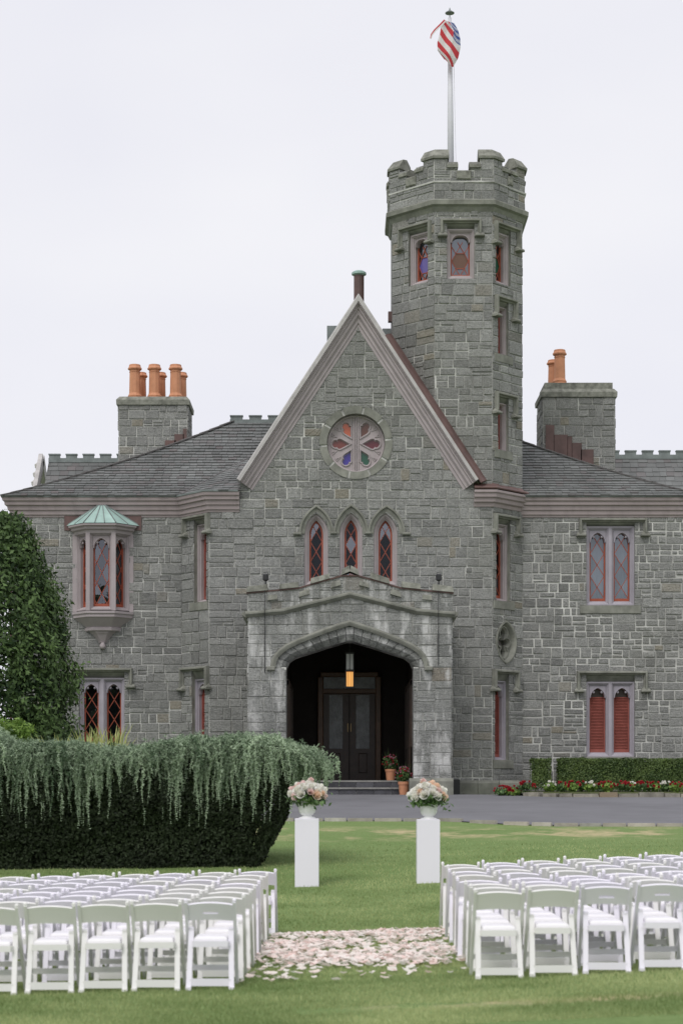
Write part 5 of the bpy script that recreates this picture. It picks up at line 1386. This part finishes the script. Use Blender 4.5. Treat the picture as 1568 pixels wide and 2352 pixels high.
def terracotta_pot(x0, x1, yb_, yt, D, zbase, label, fl):
    c = at((x0+x1)/2, yb_, D); r_ = (x1-x0)/2/FP*D; h = (yb_-yt)/FP*D
    e = empty('flower_pot', (c.x, D, zbase), label, 'flower pot'); mb = MB()
    mb.lathe((c.x, D, zbase), [(r_*0.74, 0), (r_*0.92, h*0.8), (r_*1.02, h*0.8), (r_*1.04, h), (r_*0.9, h), (r_*0.85, h*0.85)], 18); mb.build('pot', M['terra'], e)
    P, N = blob_points(420, (c.x, D, zbase+h+0.17), (r_*1.5, r_*1.3, 0.26), nrg, 0.7); foliage('leaves', P, N, 0.09, M['leaf'], e, kind='stuff')
    for k in range(34):
        a, b = rng.uniform(0, 6.28), rng.uniform(-0.2, 1.3); n_ = Vector((math.cos(a)*math.cos(b), math.sin(a)*math.cos(b)-0.4, math.sin(b))).normalized()
        place_bloom(e, rng.choice(fl), (c.x+n_.x*r_*1.45, D+n_.y*r_*1.3, zbase+h+0.17+n_.z*0.26), 0.035, n_)
    m2 = MB()
    for k in range(9):
        a = rng.uniform(-.6, .6); m2.tone = (rng.random(), 0, 0, 1); p = Vector((c.x+a*0.1, D, zbase+h)); q = p+Vector((a*0.35, rng.uniform(-.1, .1), rng.uniform(.45, .7))); m2.add([p-Vector((.012, 0, 0)), p+Vector((.012, 0, 0)), q], [(0, 1, 2)])
    m2.build('spikes', M['leaf'], e, kind='stuff')
terracotta_pot(914, 940, 1827, 1793, 52.85, BZ+0.02, 'terracotta pot of red and magenta flowers on the drive beside the porch pier', ['red', 'mix', 'mix'])
terracotta_pot(884, 909, 1792, 1766, 54.3, fz, 'shaded terracotta pot of red flowers on the porch landing', ['red', 'red', 'mix'])

# ------------------------------------------------------------------ pedestals with urns of roses
PD = 27.0
for k, (x0, x1, ybase, ytop, tilt, side) in enumerate(((677, 731.5, 2036, 1881, 0.0, 'on the cedar side'), (957.5, 1010, 2039.5, 1883, -0.006, 'across the aisle from the cedar'))):
    a, b = at(x0, ybase, PD), at(x1, ybase, PD); c = (a+b)/2; w_ = b.x-a.x; zb = float(g(c.x, PD)); zt = at(x0, ytop, PD).z
    ped = MB(); bv = 0.006
    for z, d in ((zb-0.03, 0), (zt-bv, 0), (zt, -bv)):
        pass
    ped.add([(sx*(w_/2-i)+c.x+ (zt-zb)*tilt*0 , PD+w_/2+sy*(w_/2-i), z) for z, i in ((zb-0.02, 0), (zt-bv, 0), (zt, bv)) for sx, sy in ((-1, -1), (1, -1), (1, 1), (-1, 1))],
            [(4*j+q, 4*j+(q+1) % 4, 4*j+4+(q+1) % 4, 4*j+4+q) for j in range(2) for q in range(4)]+[(8, 9, 10, 11)])
    o = ped.build('pedestal', M['pedestal']); tag(o, 'tall white square pedestal '+side, 'pedestal', 'pedestals flanking the aisle end')
    if tilt: o.rotation_euler = (0, 0, 0)
    uy = PD+w_/2; cx_ = at((705, 984)[k], 1880, uy).x
    e = empty('flower_urn', (cx_, uy, zt), 'white footed urn of ivory, blush and peach roses, pedestal '+side, 'flower urn', 'rose urns on pedestals')
    mb = MB(); s = 1.0
    mb.lathe((cx_, uy, zt), [(0.125, 0), (0.128, 0.014), (0.075, 0.028), (0.065, 0.045), (0.095, 0.06), (0.122, 0.10), (0.13, 0.17), (0.137, 0.26), (0.14, 0.28), (0.125, 0.28), (0.115, 0.17)], 20); mb.build('urn', M['urn'], e, smooth=True)
    cz = zt+0.395
    r2 = np.random.default_rng(5+k)
    P, N = blob_points(520, (cx_, uy, cz-0.07), (0.27, 0.25, 0.16), r2, 0.6); foliage('leaves', P, N, 0.075, M['leaf'], e, kind='stuff')
    P = np.stack([cx_+r2.normal(0, 0.13, 160), uy-0.05+r2.normal(0, 0.12, 160), cz-0.10+r2.normal(0, 0.04, 160)], 1); P[:, 2] -= 0.7*np.abs(P[:, 0]-cx_)**1.5*(r2.uniform(0, 1, 160)); foliage('sprigs', P, r2.normal(0, 1, (160, 3)), 0.085, M['leaf'], e, kind='stuff')
    ga_ = math.pi*(3-math.sqrt(5)); keys = ['white', 'white', 'white', 'white', 'white', 'pink', 'peach', 'white', 'pink']; r3 = random.Random(20+k)
    for i in range(36):
        zf = 1-1.05*(i+0.5)/36; rr = math.sqrt(max(0, 1-zf*zf)); a_ = i*ga_
        d = Vector((rr*math.cos(a_), rr*math.sin(a_), zf)); s = r3.uniform(0.066, 0.102)
        key = r3.choice(keys)
        if key == 'white' and d.z < 0.45: s *= 1.15
        place_bloom(e, key, (cx_+d.x*0.225*r3.uniform(.85, 1.1), uy+d.y*0.21, cz-0.06+d.z*0.175*r3.uniform(.85, 1.15)), s, (d.x, d.y, d.z+0.15))
    for t_, kk in ((0.235, 'pink'), (0.205, 'peach')): place_bloom(e, kk, (cx_+(0.08 if k == 0 else -0.05)+r3.uniform(-.04, .04), uy, cz-0.06+t_), 0.06, (0.1, -0.3, 1))

# ------------------------------------------------------------------ petals strewn in the aisle
N = 3600; r2 = np.random.default_rng(77)
px_ = r2.uniform(-0.95, 1.25, N); py_ = r2.uniform(16.3, 21.6, N)
dens = np.array([0.5+0.9*mnoise.noise(Vector((x*1.5, y*1.1, 3.3))) for x, y in zip(px_, py_)])
edge = np.clip((np.minimum(px_+1.0, 1.3-px_))/0.35, 0, 1)*np.clip((py_-16.0)/1.2, 0, 1)
frow = np.clip((py_-17.0)/1.2, 0.25, 1)
keep = r2.uniform(0, 1, N) < np.clip(dens, 0.10, 1)*(0.15+0.85*edge)*frow*1.35
px_, py_ = px_[keep], py_[keep]; n = len(px_)
V = []; F = []; tn = []
for x, y in zip(px_, py_):
    s = r2.uniform(0.023, 0.042); a = r2.uniform(0, 6.28); cu = r2.uniform(0.4, 1.1); tx, ty = r2.normal(0, .2, 2); t = np.clip(r2.beta(2.2, 1.1), 0, 1); t = t if r2.random() > 0.04 else 0.0
    z0 = float(g(x, y))+0.022; b = len(V)
    for i in range(3):
        for j in range(3):
            uu, vv = (i-1)*(1.0 if j < 2 else 0.75)*(0.75 if j == 0 else 1), (j-1)*1.1
            lx, ly = uu*s, vv*s; V.append((x+lx*math.cos(a)-ly*math.sin(a), y+lx*math.sin(a)+ly*math.cos(a), z0+cu*s*(0.55*uu*uu+0.35*vv*vv)+tx*lx+ty*ly+0.004)); tn.append((t, 0, 0, 1))
    F += [(b+i*3+j, b+i*3+j+3, b+i*3+j+4, b+i*3+j+1) for i in range(2) for j in range(2)]
o = put('petals', np_mesh('petals', np.array(V), np.array(F), M['petal'], np.array(tn), True), kind='stuff')
tag(o, 'blush and ivory rose petals strewn over the grass aisle', 'petals')

# ------------------------------------------------------------------ folding chairs
def make_chair(slot):
    e = empty('folding_chair', (0, 0, 0)); hw_ = 0.215; RS = M['resin' if slot else 'cream']
    tp, ft = Vector((0, -0.215, 0.785)), Vector((0, 0.20, 0.0)); dirv = (tp-ft).normalized()
    for s in (-1, 1):
        mb = MB(); X = Vector((s*hw_, 0, 0)); mb.bar(ft+X, tp+X, 0.028, 0.042, (0, 1, 0)); mb.lathe(tp+X-Vector((0, 0, 0.012)), [(0.008, -0.005), (0.016, 0.006), (0.020, 0.022), (0.014, 0.036), (0.004, 0.041)], 8); mb.build('post', RS, e, local=True)
        mb = MB(); a, b = Vector((s*0.178, -0.075, 0.53)), Vector((s*0.192, -0.225, 0.0)); mb.bar(a, b, 0.046, 0.028, (0, 1, 0)); mb.tube([a+Vector((-0.02*1, 0, 0)), a+Vector((0.02, 0, 0))], 0.021, 8)
        mb.box((b.x, b.y, 0.012), (0.05, 0.045, 0.03)); mb.build('leg', RS, e, local=True)
    # curved back panel following the post rake, with a hand slot on some
    up = dirv; mb = MB(); N = 12; hh_ = 0.165; nrm = Vector((0, -dirv.z, dirv.y)).normalized()
    def PP(x, t, w): 
        arch = 0.028*(1-(x/0.2)**2); base = tp-up*(0.03+hh_); p = base+up*(t*(hh_+arch) + (1-t)*arch*0.7)
        bow = -0.012*(1-(x/0.2)**2); return Vector((x, p.y, p.z))+nrm*(w-bow)
    xs_ = [-0.203+0.406*i/N for i in range(N+1)]; rows = [(0, 0.40), (0.52, 1.0)] if slot else [(0, 1.0)]
    def cell(x0, x1, t0, t1):
        P = [PP(x, t, w) for w in (0.011, -0.011) for x, t in ((x0, t0), (x1, t0), (x1, t1), (x0, t1))]; mb.add(P, [(0, 1, 2, 3), (7, 6, 5, 4), (0, 4, 5, 1), (1, 5, 6, 2), (2, 6, 7, 3), (3, 7, 4, 0)])
    for i in range(N):
        if slot and 4 <= i <= 7: cell(xs_[i], xs_[i+1], 0, 0.36); cell(xs_[i], xs_[i+1], 0.54, 1)
        else: cell(xs_[i], xs_[i+1], 0, 1)
    mb.build('backrest', RS, e, local=True)
    mb = MB(); hx, y0, y1, z0, z1 = 0.148, -0.17, 0.19, 0.430, 0.468
    ring = lambda i, z: [(sx*(hx-i), yy+(i if yy == y0 else -i), z) for sx, yy in ((-1, y0), (1, y0), (1, y1), (-1, y1))]
    P = ring(0.004, z0)+ring(0, z0+0.014)+ring(0.006, z1-0.008)+ring(0.03, z1); mb.add(P, [(4*j+q, 4*j+(q+1) % 4, 4*j+4+(q+1) % 4, 4*j+4+q) for j in range(3) for q in range(4)]+[(12, 13, 14, 15)]); mb.build('seat', M['pad'], e, local=True)
    mb = MB()
    for yy in (-0.175, 0.19): mb.box((0, yy, 0.405), (0.31, 0.022, 0.055))
    for s in (-1, 1): mb.box((s*0.155, 0.008, 0.405), (0.022, 0.345, 0.05))
    mb.build('seat_frame', RS, e, local=True)
    mb = MB(); mb.bar((-0.18, -0.207, 0.065), (0.18, -0.207, 0.065), 0.022, 0.065); mb.build('stretcher', RS, e, local=True)
    mb = MB(); mb.bar((-0.205, 0.115, 0.165), (0.205, 0.115, 0.165), 0.02, 0.05); mb.build('stretcher', RS, e, local=True)
    return e
cA, cB = make_chair(False), make_chair(True); usedA = usedB = False
ordn = ['first', 'second', 'third', 'fourth', 'fifth', 'sixth', 'seventh', 'eighth', 'ninth']
r4 = random.Random(31)
def place_chair(slot, x, y, rz, label, grp):
    global usedA, usedB
    src = cB if slot else cA
    if (slot and not usedB) or (not slot and not usedA): o = src
    else: o = copy_tree(src)
    if slot: usedB = True
    else: usedA = True
    o.location = (x, y, float(g(x, y))); o.rotation_euler = (0, 0, rz); tag(o, label, 'chair', grp)
rowsL = [16.25, 17.0, 17.75, 18.5, 19.3, 20.2, 21.0, 21.85]
rowsR = [16.3, 17.0, 17.6, 18.25, 19.3, 20.1, 21.0, 21.8]
xL = [-0.93, -0.90, -0.87, -0.885, -0.865, -0.865, -0.85, -0.79]; xR = [1.18, 1.20, 1.195, 1.165, 1.20, 1.185, 1.21, 1.19]
placed = []
for side in (0, 1):
    for ri in range(8):
        y0 = (rowsL if not side else rowsR)[ri]; xe = (xL if not side else xR)[ri]
        for ci in range(9):
            pitch = 0.482 if not side else 0.493
            x = xe-0.225-ci*pitch if not side else xe+0.225+ci*pitch
            x += r4.uniform(-.012, .012); y = y0+r4.uniform(-.025, .025)+(0.03*ci if side else -0.008*ci)
            pxl = CX+(x+(0.24 if not side else -0.24))*FP/y
            if (not side and pxl < -110) or (side and pxl > 1680): continue
            slot = r4.random() < 0.55
            lb = ('white' if slot else 'cream')+' folding chair, %s from the petal aisle, %s row from the pedestals, %s' % (ordn[ci], ordn[7-ri], 'cedar side' if not side else 'flower-bed side')
            placed.append((slot, x, y, r4.gauss(0, 0.035), lb, 'folding chairs on the cedar side of the aisle' if not side else 'folding chairs on the flower-bed side of the aisle'))
placed.sort(key=lambda p: 0)
for p in placed: place_chair(*p)

# ------------------------------------------------------------------ weeping cedar over a dark clipped hedge
r5 = np.random.default_rng(9)
XE = at(668, 1900, 30.5).x                              # right end of the hedge
hedge = empty('yew_hedge', (-4.5, 31, float(g(-4, 31))), 'dense dark evergreen hedge beneath the weeping cedar, behind the chairs', 'hedge')
def hedge_pts(n, x0, x1, y0, y1, zt, rg, under=0.0):
    """points on and just under a lumpy box"""
    x = rg.uniform(x0, x1, n); f = rg.uniform(0, 1, n); z = np.empty(n); y = np.empty(n); N = np.zeros((n, 3))
    top = f < 0.35; end = (f > 0.85)
    fr_ = ~top & ~end
    y[top] = rg.uniform(y0, y1, top.sum()); z[top] = zt; N[top, 2] = 1
    y[fr_] = y0; z[fr_] = rg.uniform(0, 1, fr_.sum())*(zt); N[fr_, 1] = -1
    y[end] = rg.uniform(y0, y1, end.sum()); x[end] = x1; z[end] = rg.uniform(0, 1, end.sum())*zt; N[end, 0] = 1
    return x, y, z, N
n = 64000; X, Y, Z, NN = hedge_pts(n, -8.2, XE, 29.75, 32.6, 1.75, r5)
lump = np.array([mnoise.fractal(Vector((a*1.3, b*1.3, c*1.6)), 1.0, 2.0, 3) for a, b, c in zip(X, Y, Z)])
k = np.clip((1.3-Z)/1.3, 0, 1)
X = np.where(X > XE-0.9, X-0.55*k**1.6*np.clip((X-XE+0.9)/0.9, 0, 1), X)     # the end tucks under towards the grass
dep = r5.exponential(0.09, n)
P = np.stack([X, Y, Z], 1)-NN*(dep[:, None]+0.16*lump[:, None]+0.0); P[:, 1] += 0.25*k*(NN[:, 1] < 0); P[:, 2] += g(P[:, 0], P[:, 1])
foliage('foliage', P, NN, 0.066, M['yew'], hedge, 0.5+0.5*lump+r5.normal(0, .25, n), 'stuff', 0.5, r5)
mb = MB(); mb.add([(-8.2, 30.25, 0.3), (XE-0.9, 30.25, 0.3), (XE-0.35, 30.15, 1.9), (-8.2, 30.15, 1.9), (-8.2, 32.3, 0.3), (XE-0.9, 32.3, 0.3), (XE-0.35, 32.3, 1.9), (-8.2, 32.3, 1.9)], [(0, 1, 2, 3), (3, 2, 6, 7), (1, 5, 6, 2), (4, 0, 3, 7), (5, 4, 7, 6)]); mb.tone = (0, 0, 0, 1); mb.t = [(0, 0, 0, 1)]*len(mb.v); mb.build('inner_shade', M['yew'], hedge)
ced = empty('weeping_cedar', (-3.6, 31.2, float(g(-3.6, 31.2))), 'weeping blue-green cedar with long drooping boughs spread over the dark hedge', 'tree')
def ctop(x):   # crown height above the ground plane at 31 m, along x
    pts = [(-60, 1668), (0, 1700), (60, 1712), (130, 1715), (200, 1722), (300, 1716), (380, 1722), (430, 1700), (470, 1694), (520, 1700), (560, 1706), (600, 1704), (650, 1706), (690, 1712), (720, 1750), (760, 1790)]
    p = CX+x*FP/30.6; return CAMZ+(HY-float(np.interp(p, [a for a, _ in pts], [b for _, b in pts])))/FP*30.6
mb = MB(); mb.tube([(-3.6, 31.3, 0.4), (-3.5, 31.2, 1.5), (-3.2, 31.1, 2.2)], [0.16, 0.13, 0.10], 9); mb.build('trunk', M['bark'], ced)
mb = MB(); bx = np.linspace(-6.6, -0.7, 16)
for off_y, dz in ((31.2, -0.12), (30.6, -0.16), (30.2, -0.22), (31.7, -0.1)):
    pts = [(x, off_y+0.12*math.sin(3*x+off_y), ctop(x)+dz+0.04*math.sin(5*x+off_y*3)) for x in bx]; mb.tube(pts, [0.055-0.035*i/15 for i in range(16)], 6)
mb.build('bough', M['bark'], ced, kind='stuff')
TP = []; TD = []; TT = []; TS = []
def tuft(p, d, t, s): TP.append(p); TD.append(d); TT.append(t); TS.append(s)
clump = [(float(r5.uniform(-6.2, -0.55)), float(r5.uniform(29.9, 31.6)), float(r5.uniform(0.5, 1.45)), float(r5.normal(0, 0.16))) for _ in range(40)]
tws = MB()
for i in range(1350):
    if r5.random() < 0.8:
        cx_, cy_, cL, cT = clump[int(r5.integers(len(clump)))]; x0 = cx_+r5.normal(0, 0.17); y0 = cy_+r5.normal(0, 0.2)
    else: x0 = r5.uniform(-6.4, -0.45); y0 = r5.uniform(29.8, 31.7); cL, cT = 0.7, -0.1
    x0 = min(x0, at(700, 1700, 30.6).x+0.02)
    z0 = ctop(x0)-0.02-0.10*r5.random()-0.05*abs(y0-30.6)+0.05*math.sin(4.1*x0+1.3)+0.03*math.sin(9.7*x0)
    near = r5.random() < 0.72
    lat = r5.normal(0, 0.20); 
    if x0 > -1.0: lat = abs(lat)*1.4+0.05
    out = -(max(0, y0-29.75)*r5.uniform(0.6, 1.0)+r5.uniform(0.0, 0.22)) if near else r5.normal(0, 0.4)
    L = r5.uniform(0.30, 0.95)+(0.35 if r5.random() < 0.2 else 0); tone0 = r5.normal(0.54+cT, 0.16); L *= cL; L = min(L, 1.35)
    n_ = int(14+L*26); prev = None
    for k in range(n_):
        f = k/(n_-1); h = min(1, f*2.6)
        x = x0+lat*math.sin(min(1, f*1.8)*1.57)+0.02*math.sin(9*f+i); y = y0+out*math.sin(h*1.57)
        z = z0+0.10*math.sin(min(1, f*3)*math.pi)*(1-f)-L*max(0, f-0.18)**1.12*1.2
        p = np.array([x, y, z])
        if z < float(g(x, y))+0.12: break
        d = (p-prev) if prev is not None else np.array([0, 0, 1.0]); prev = p
        tuft(p, d/(np.linalg.norm(d)+1e-6), tone0+0.22*(f-0.4)+(0.18 if f < 0.12 else 0)+r5.normal(0, .10), (0.070-0.030*f)*(1 if f < 0.9 else 0.7))
        if f < 0.6 and r5.random() < 0.5: tuft(p+r5.normal(0, 0.045, 3), d/(np.linalg.norm(d)+1e-6), tone0-0.15, 0.06)
TP = np.array(TP); TD = np.array(TD); TT = np.array(TT); TS = np.array(TS)
m = 6; n = len(TP)
Pn = np.repeat(TP, m, 0); D0 = np.repeat(TD, m, 0); S0 = np.repeat(TS, m)[:, None]; Rn = r5.normal(0, 1, (n*m, 3)); Rn /= np.linalg.norm(Rn, axis=1, keepdims=True)
ax_ = Rn+0.35*D0; ax_ /= np.linalg.norm(ax_, axis=1, keepdims=True); sd_ = np.cross(ax_, r5.normal(0, 1, (n*m, 3))); sd_ /= np.linalg.norm(sd_, axis=1, keepdims=True)+1e-9
V = np.stack([Pn+sd_*S0*0.16, Pn-sd_*S0*0.16, Pn+ax_*S0*r5.uniform(.6, 1.1, (n*m, 1))], 1).reshape(-1, 3)
tn = np.zeros((n*m*3, 4)); tn[:, 0] = np.clip(np.repeat(np.repeat(TT, m)+r5.normal(0, .08, n*m), 3), 0, 1); tn[:, 3] = 1
put('needles', np_mesh('needles', V, np.arange(n*m*3).reshape(-1, 3), M['cedar'], tn), ced, 'stuff')

# ------------------------------------------------------------------ evergreen tree at the left corner
r6 = np.random.default_rng(4); TD_ = 47.0
tree = empty('evergreen_tree', (-10.0, TD_, float(g(-10, TD_))), 'big dense dark evergreen tree against the corner of the left wing', 'tree')
zb = float(g(-10, TD_)); right = [(1200, 45), (1225, 66), (1260, 88), (1300, 110), (1340, 120), (1380, 138), (1420, 150), (1460, 164), (1500, 176), (1540, 188), (1580, 190), (1620, 184), (1660, 182), (1700, 190), (1780, 170)]
def redge(z):
    y = HY-(z-CAMZ)*FP/TD_; p = float(np.interp(y, [a for a, _ in right], [b for _, b in right])); return (p-CX)/FP*TD_
ztop = at(20, 1192, TD_).z; xc_ = at(-60, 1400, TD_).x
PTS = []; NRM = []; TON = []
for i in range(1150):
    z = zb+0.4+(ztop-zb-0.4)*r6.random()**0.85; rad = max(0.3, redge(z)-xc_-0.16); rad += 0.32*mnoise.noise(Vector((z*1.6, i*0.001, 4.0)))*1.0; a = r6.uniform(-math.pi, math.pi*0.25) if r6.random() < 0.85 else r6.uniform(0, 6.28)
    k = 0.97*r6.random()**0.18; lm_ = mnoise.noise(Vector((z*1.3, a*2.0, 1.0))); k *= 1+0.10*lm_; c = np.array([xc_+rad*k*math.cos(a), TD_+rad*0.95*k*math.sin(a), z]); n = 46
    up = np.array([0.35*math.cos(a), 0.35*math.sin(a), 1.0]); s = r6.normal(0, 1, (n, 3))*np.array([0.13, 0.13, 0.17]); f = r6.uniform(-0.2, 0.45 if r6.random() < 0.7 else 0.9, (n, 1))
    PTS.append(c+s+up*f*0.55); nn = np.tile(np.array([math.cos(a), math.sin(a), 0.35]), (n, 1)); NRM.append(nn); TON.append(np.clip(r6.normal(0.36, 0.20)+0.35*lm_+r6.normal(0, .16, n)+0.7*(f[:, 0]-0.1), 0, 1))
PTS = np.concatenate(PTS); NRM = np.concatenate(NRM); TON = np.concatenate(TON)
kp = (PTS[:, 2] < ztop+0.12) & (PTS[:, 0] < np.array([redge(min(z, ztop-0.1)) for z in PTS[:, 2]])+0.28); PTS, NRM, TON = PTS[kp], NRM[kp], TON[kp]
foliage('crown', PTS, NRM, 0.15, M['holly'], tree, TON, 'stuff', 0.45, r6)
mb = MB(); mb.tube([(xc_, TD_, zb-0.1), (xc_+0.05, TD_, zb+2.5), (xc_, TD_, ztop-1.0)], [0.28, 0.20, 0.05], 9); mb.build('trunk', M['bark'], tree)
mb = MB()
for i in range(40):
    z = zb+0.6+(ztop-zb-1.4)*i/40; a = r6.uniform(-3.1, 0.8); rad = max(0.3, redge(z)-xc_)*0.8; mb.tube([(xc_, TD_, z), (xc_+rad*0.5*math.cos(a), TD_+rad*0.5*math.sin(a), z+0.25), (xc_+rad*math.cos(a), TD_+rad*math.sin(a), z+0.6)], [0.05, 0.03, 0.012], 5)
mb.build('limb', M['bark'], tree, kind='stuff')
# bright shrub and tall grasses showing above the cedar
sh = empty('bright_shrub', (at(25, 1700, 36).x, 36, float(g(-6, 36))), 'yellow-green leafy shrub behind the weeping cedar, below the big evergreen tree', 'shrub')
PT = []; ND = []
for i in range(46):
    c = at(r6.uniform(-30, 70), r6.uniform(1655, 1720), 36+r6.uniform(-.6, .6)); c.z -= 0.35*max(0, (c.x-at(25, 1700, 36).x))*0.6
    p, d = blob_points(70, c, (0.16, 0.16, 0.14), r6, 0.9); PT.append(p); ND.append(d)
foliage('leaves', np.concatenate(PT), np.concatenate(ND), 0.085, M['bright'], sh, kind='stuff', rg=r6)
mb = MB()
for i in range(7): mb.tube([(sh.location.x+r6.normal(0, .15), 36, float(g(-6, 36))-0.02), (sh.location.x+r6.normal(0, .3), 36, 2.7)], [0.02, 0.008], 5)
mb.build('stem', M['bark'], sh, kind='stuff')
for k, (x, yt, nb, sp, lb) in enumerate(((130, 1702, 70, 0.55, 'low loose tuft of tall grass between the bright shrub and the window'), (205, 1688, 60, 0.5, 'clump of tall arching grass in front of the ground-floor window'), (255, 1683, 60, 0.5, 'pale yellow clump of arching grass at the foot of the lit window'))):
    c = at(x, yt, 37); e = empty('ornamental_grass', (c.x, 37, float(g(c.x, 37))), lb, 'grass clump'); mb = MB()
    for i in range(nb):
        mb.tone = (r6.random(), 0, 0, 1); a = r6.uniform(0, 6.28); h = (c.z-float(g(c.x, 37)))*r6.uniform(0.85, 1.16); o_ = sp*r6.uniform(0.2, 1.0); w_ = 0.02
        pp = [Vector((c.x+0.08*math.cos(a)+math.cos(a)*o_*f*f, 37+0.08*math.sin(a)+math.sin(a)*o_*f*f, float(g(c.x, 37))+h*(f*1.25-0.30*f*f*f))) for f in (0, 0.45, 0.8, 1.0)]
        sx = Vector((-math.sin(a), math.cos(a), 0)) if abs(math.sin(a)) > 0.4 else Vector((1, 0, 0))
        P = []
        for p, ww in zip(pp, (1, 1, 0.7, 0.08)): P += [p-sx*w_*ww, p+sx*w_*ww]
        mb.add(P, [(0, 1, 3, 2), (2, 3, 5, 4), (4, 5, 7, 6)])
    mb.build('blades', M['reed'], e, kind='stuff')
# ------------------------------------------------------------------ clipped box hedge and begonias under the right wing
def box_hedge(x0, x1, label, n):
    a, b = at(x0, 1800, 55.3).x, at(x1, 1800, 55.3).x; e = empty('box_hedge', ((a+b)/2, 55.6, 1.58), label, 'hedge'); zt = at(1300, 1743, 55.3).z
    f = r6.uniform(0, 1, n); X = r6.uniform(a, b, n); Y = np.full(n, 55.3); Z = r6.uniform(1.62, zt, n); N_ = np.zeros((n, 3)); N_[:, 1] = -1
    t = f < 0.3; Y[t] = r6.uniform(55.3, 56.2, t.sum()); Z[t] = zt; N_[t] = (0, 0, 1); s = f > 0.93; X[s] = a; Y[s] = r6.uniform(55.3, 56.2, s.sum()); N_[s] = (-1, 0, 0)
    s2 = (f > 0.88) & ~s; X[s2] = b; Y[s2] = r6.uniform(55.3, 56.2, s2.sum()); N_[s2] = (1, 0, 0)
    lm = np.array([mnoise.fractal(Vector((p*2.2, q*2.2, r_*2.2)), 1.0, 2.0, 3) for p, q, r_ in zip(X, Y, Z)])
    P = np.stack([X, Y, Z], 1)-N_*(r6.exponential(0.05, n)+0.07*lm)[:, None]
    thin = (Z < 1.85) & (r6.uniform(0, 1, n) < (1.85-Z)/0.28); P = P[~thin]; N_ = N_[~thin]; lm = lm[~thin]
    foliage('foliage', P, N_, 0.055, M['box'], e, 0.45+0.45*lm+r6.normal(0, .22, len(P)), 'stuff', 0.6, r6)
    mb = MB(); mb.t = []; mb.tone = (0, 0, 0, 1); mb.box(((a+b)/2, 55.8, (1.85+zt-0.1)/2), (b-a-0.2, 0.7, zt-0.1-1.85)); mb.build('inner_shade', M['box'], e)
    mb = MB(); x = a+0.15
    while x < b: mb.tube([(x, 55.7, 1.56), (x+r6.normal(0, .05), 55.65, 1.95)], [0.02, 0.012], 5); x += 0.3
    mb.build('stem', M['bark'], e, kind='stuff')
box_hedge(1221, 1266, 'short clipped box bush between the porch and the long hedge', 3200)
box_hedge(1284, 1620, 'long clipped box hedge below the shuttered window', 21000)
ORD = 'first second third fourth fifth sixth seventh eighth ninth tenth eleventh twelfth thirteenth fourteenth fifteenth sixteenth'.split()
spots = [(1155, 51.75), (1176, 51.7), (1208, 51.6), (1262, 52.0), (1290, 52.3), (1312, 51.7), (1336, 52.2), (1356, 51.8), (1382, 52.2), (1396, 51.7), (1430, 51.6), (1452, 52.2), (1478, 51.7), (1502, 51.8), (1528, 52.2), (1552, 51.8)]
for i, (x, D) in enumerate(spots):
    c = at(x, 1815, D); z0 = 1.60 if x > 1190 else float(g(c.x, D)); white = i in (3, 7, 11, 14) ; big_ = 0.25 if i in (0, 1, 2, 10, 12) else 0.19
    lab = ('white-flowered begonia' if white else ('full crimson begonia clump' if big_ > 0.2 else 'small crimson begonia'))+', %s plant along the bed from the porch' % ORD[i]
    e = empty('begonia', (c.x, D, z0-0.02), lab, 'flower', 'white begonias in the bed' if white else ('full crimson begonias' if big_ > 0.2 else 'small crimson begonias'))
    p, d = blob_points(150, (c.x, D, z0+0.13), (big_*1.1, big_*0.9, 0.13), r6, 0.7); foliage('leaves', p, d, 0.10, M['bright'] if i % 2 else M['leaf'], e, kind='stuff', rg=r6, aspect=0.7)
    for k in range(17 if big_ > 0.2 else 8):
        a_, b_ = r6.uniform(0, 6.28), r6.uniform(-.1, 1.4); n_ = Vector((math.cos(a_)*math.cos(b_), math.sin(a_)*math.cos(b_), math.sin(b_)))
        place_bloom(e, 'white' if white else 'red', (c.x+n_.x*big_*1.0, D+n_.y*big_*0.9, z0+0.16+n_.z*0.13), 0.05, n_)
# ------------------------------------------------------------------ mown grass blades
n = 330000; r7 = np.random.default_rng(3)
yy = 13.2*(35.5/13.2)**r7.uniform(0, 1, n)**1.1; hw2 = yy*0.1935+0.4; xx = r7.uniform(-1, 1, n)*hw2
ok = r7.uniform(0, 1, n) < np.interp(yy, [13, 22, 35.5], [1, 1, 0.0])
ok &= ~((np.abs(yy-14.32-0.08*np.sin(xx*3)) < 0.14) & (xx > -0.35) & (xx < 1.5) & (r7.uniform(0, 1, n) < 0.8)); xx, yy = xx[ok], yy[ok]; n = len(xx)
zz = g(xx, yy); h = r7.uniform(0.012, 0.034, n)*np.interp(yy, [13, 40], [1, 1.5]); wd = 0.0028*yy/14; a = r7.uniform(0, 6.28, n)
lean = r7.normal(0, 0.012, (n, 2))
V = np.stack([np.stack([xx-wd*np.cos(a), yy-wd*np.sin(a), zz-0.004], 1), np.stack([xx+wd*np.cos(a), yy+wd*np.sin(a), zz-0.004], 1), np.stack([xx+lean[:, 0], yy+lean[:, 1], zz+h], 1)], 1).reshape(-1, 3)
tn = np.zeros((n*3, 4)); lm = np.array([0.5+0.75*mnoise.fractal(Vector((a_*0.55, b_*0.9, 0.0)), 1.0, 2.0, 3) for a_, b_ in zip(xx, yy)])
tn[:, 0] = np.clip(np.repeat(lm*0.9+r7.normal(0.06, 0.18, n), 3), 0, 1); tn[:, 3] = 1
o = put('grass', np_mesh('grass', V, np.arange(3*n).reshape(-1, 3), M['blade'], tn), kind='stuff'); tag(o, 'short mown green grass blades of the lawn', 'grass')
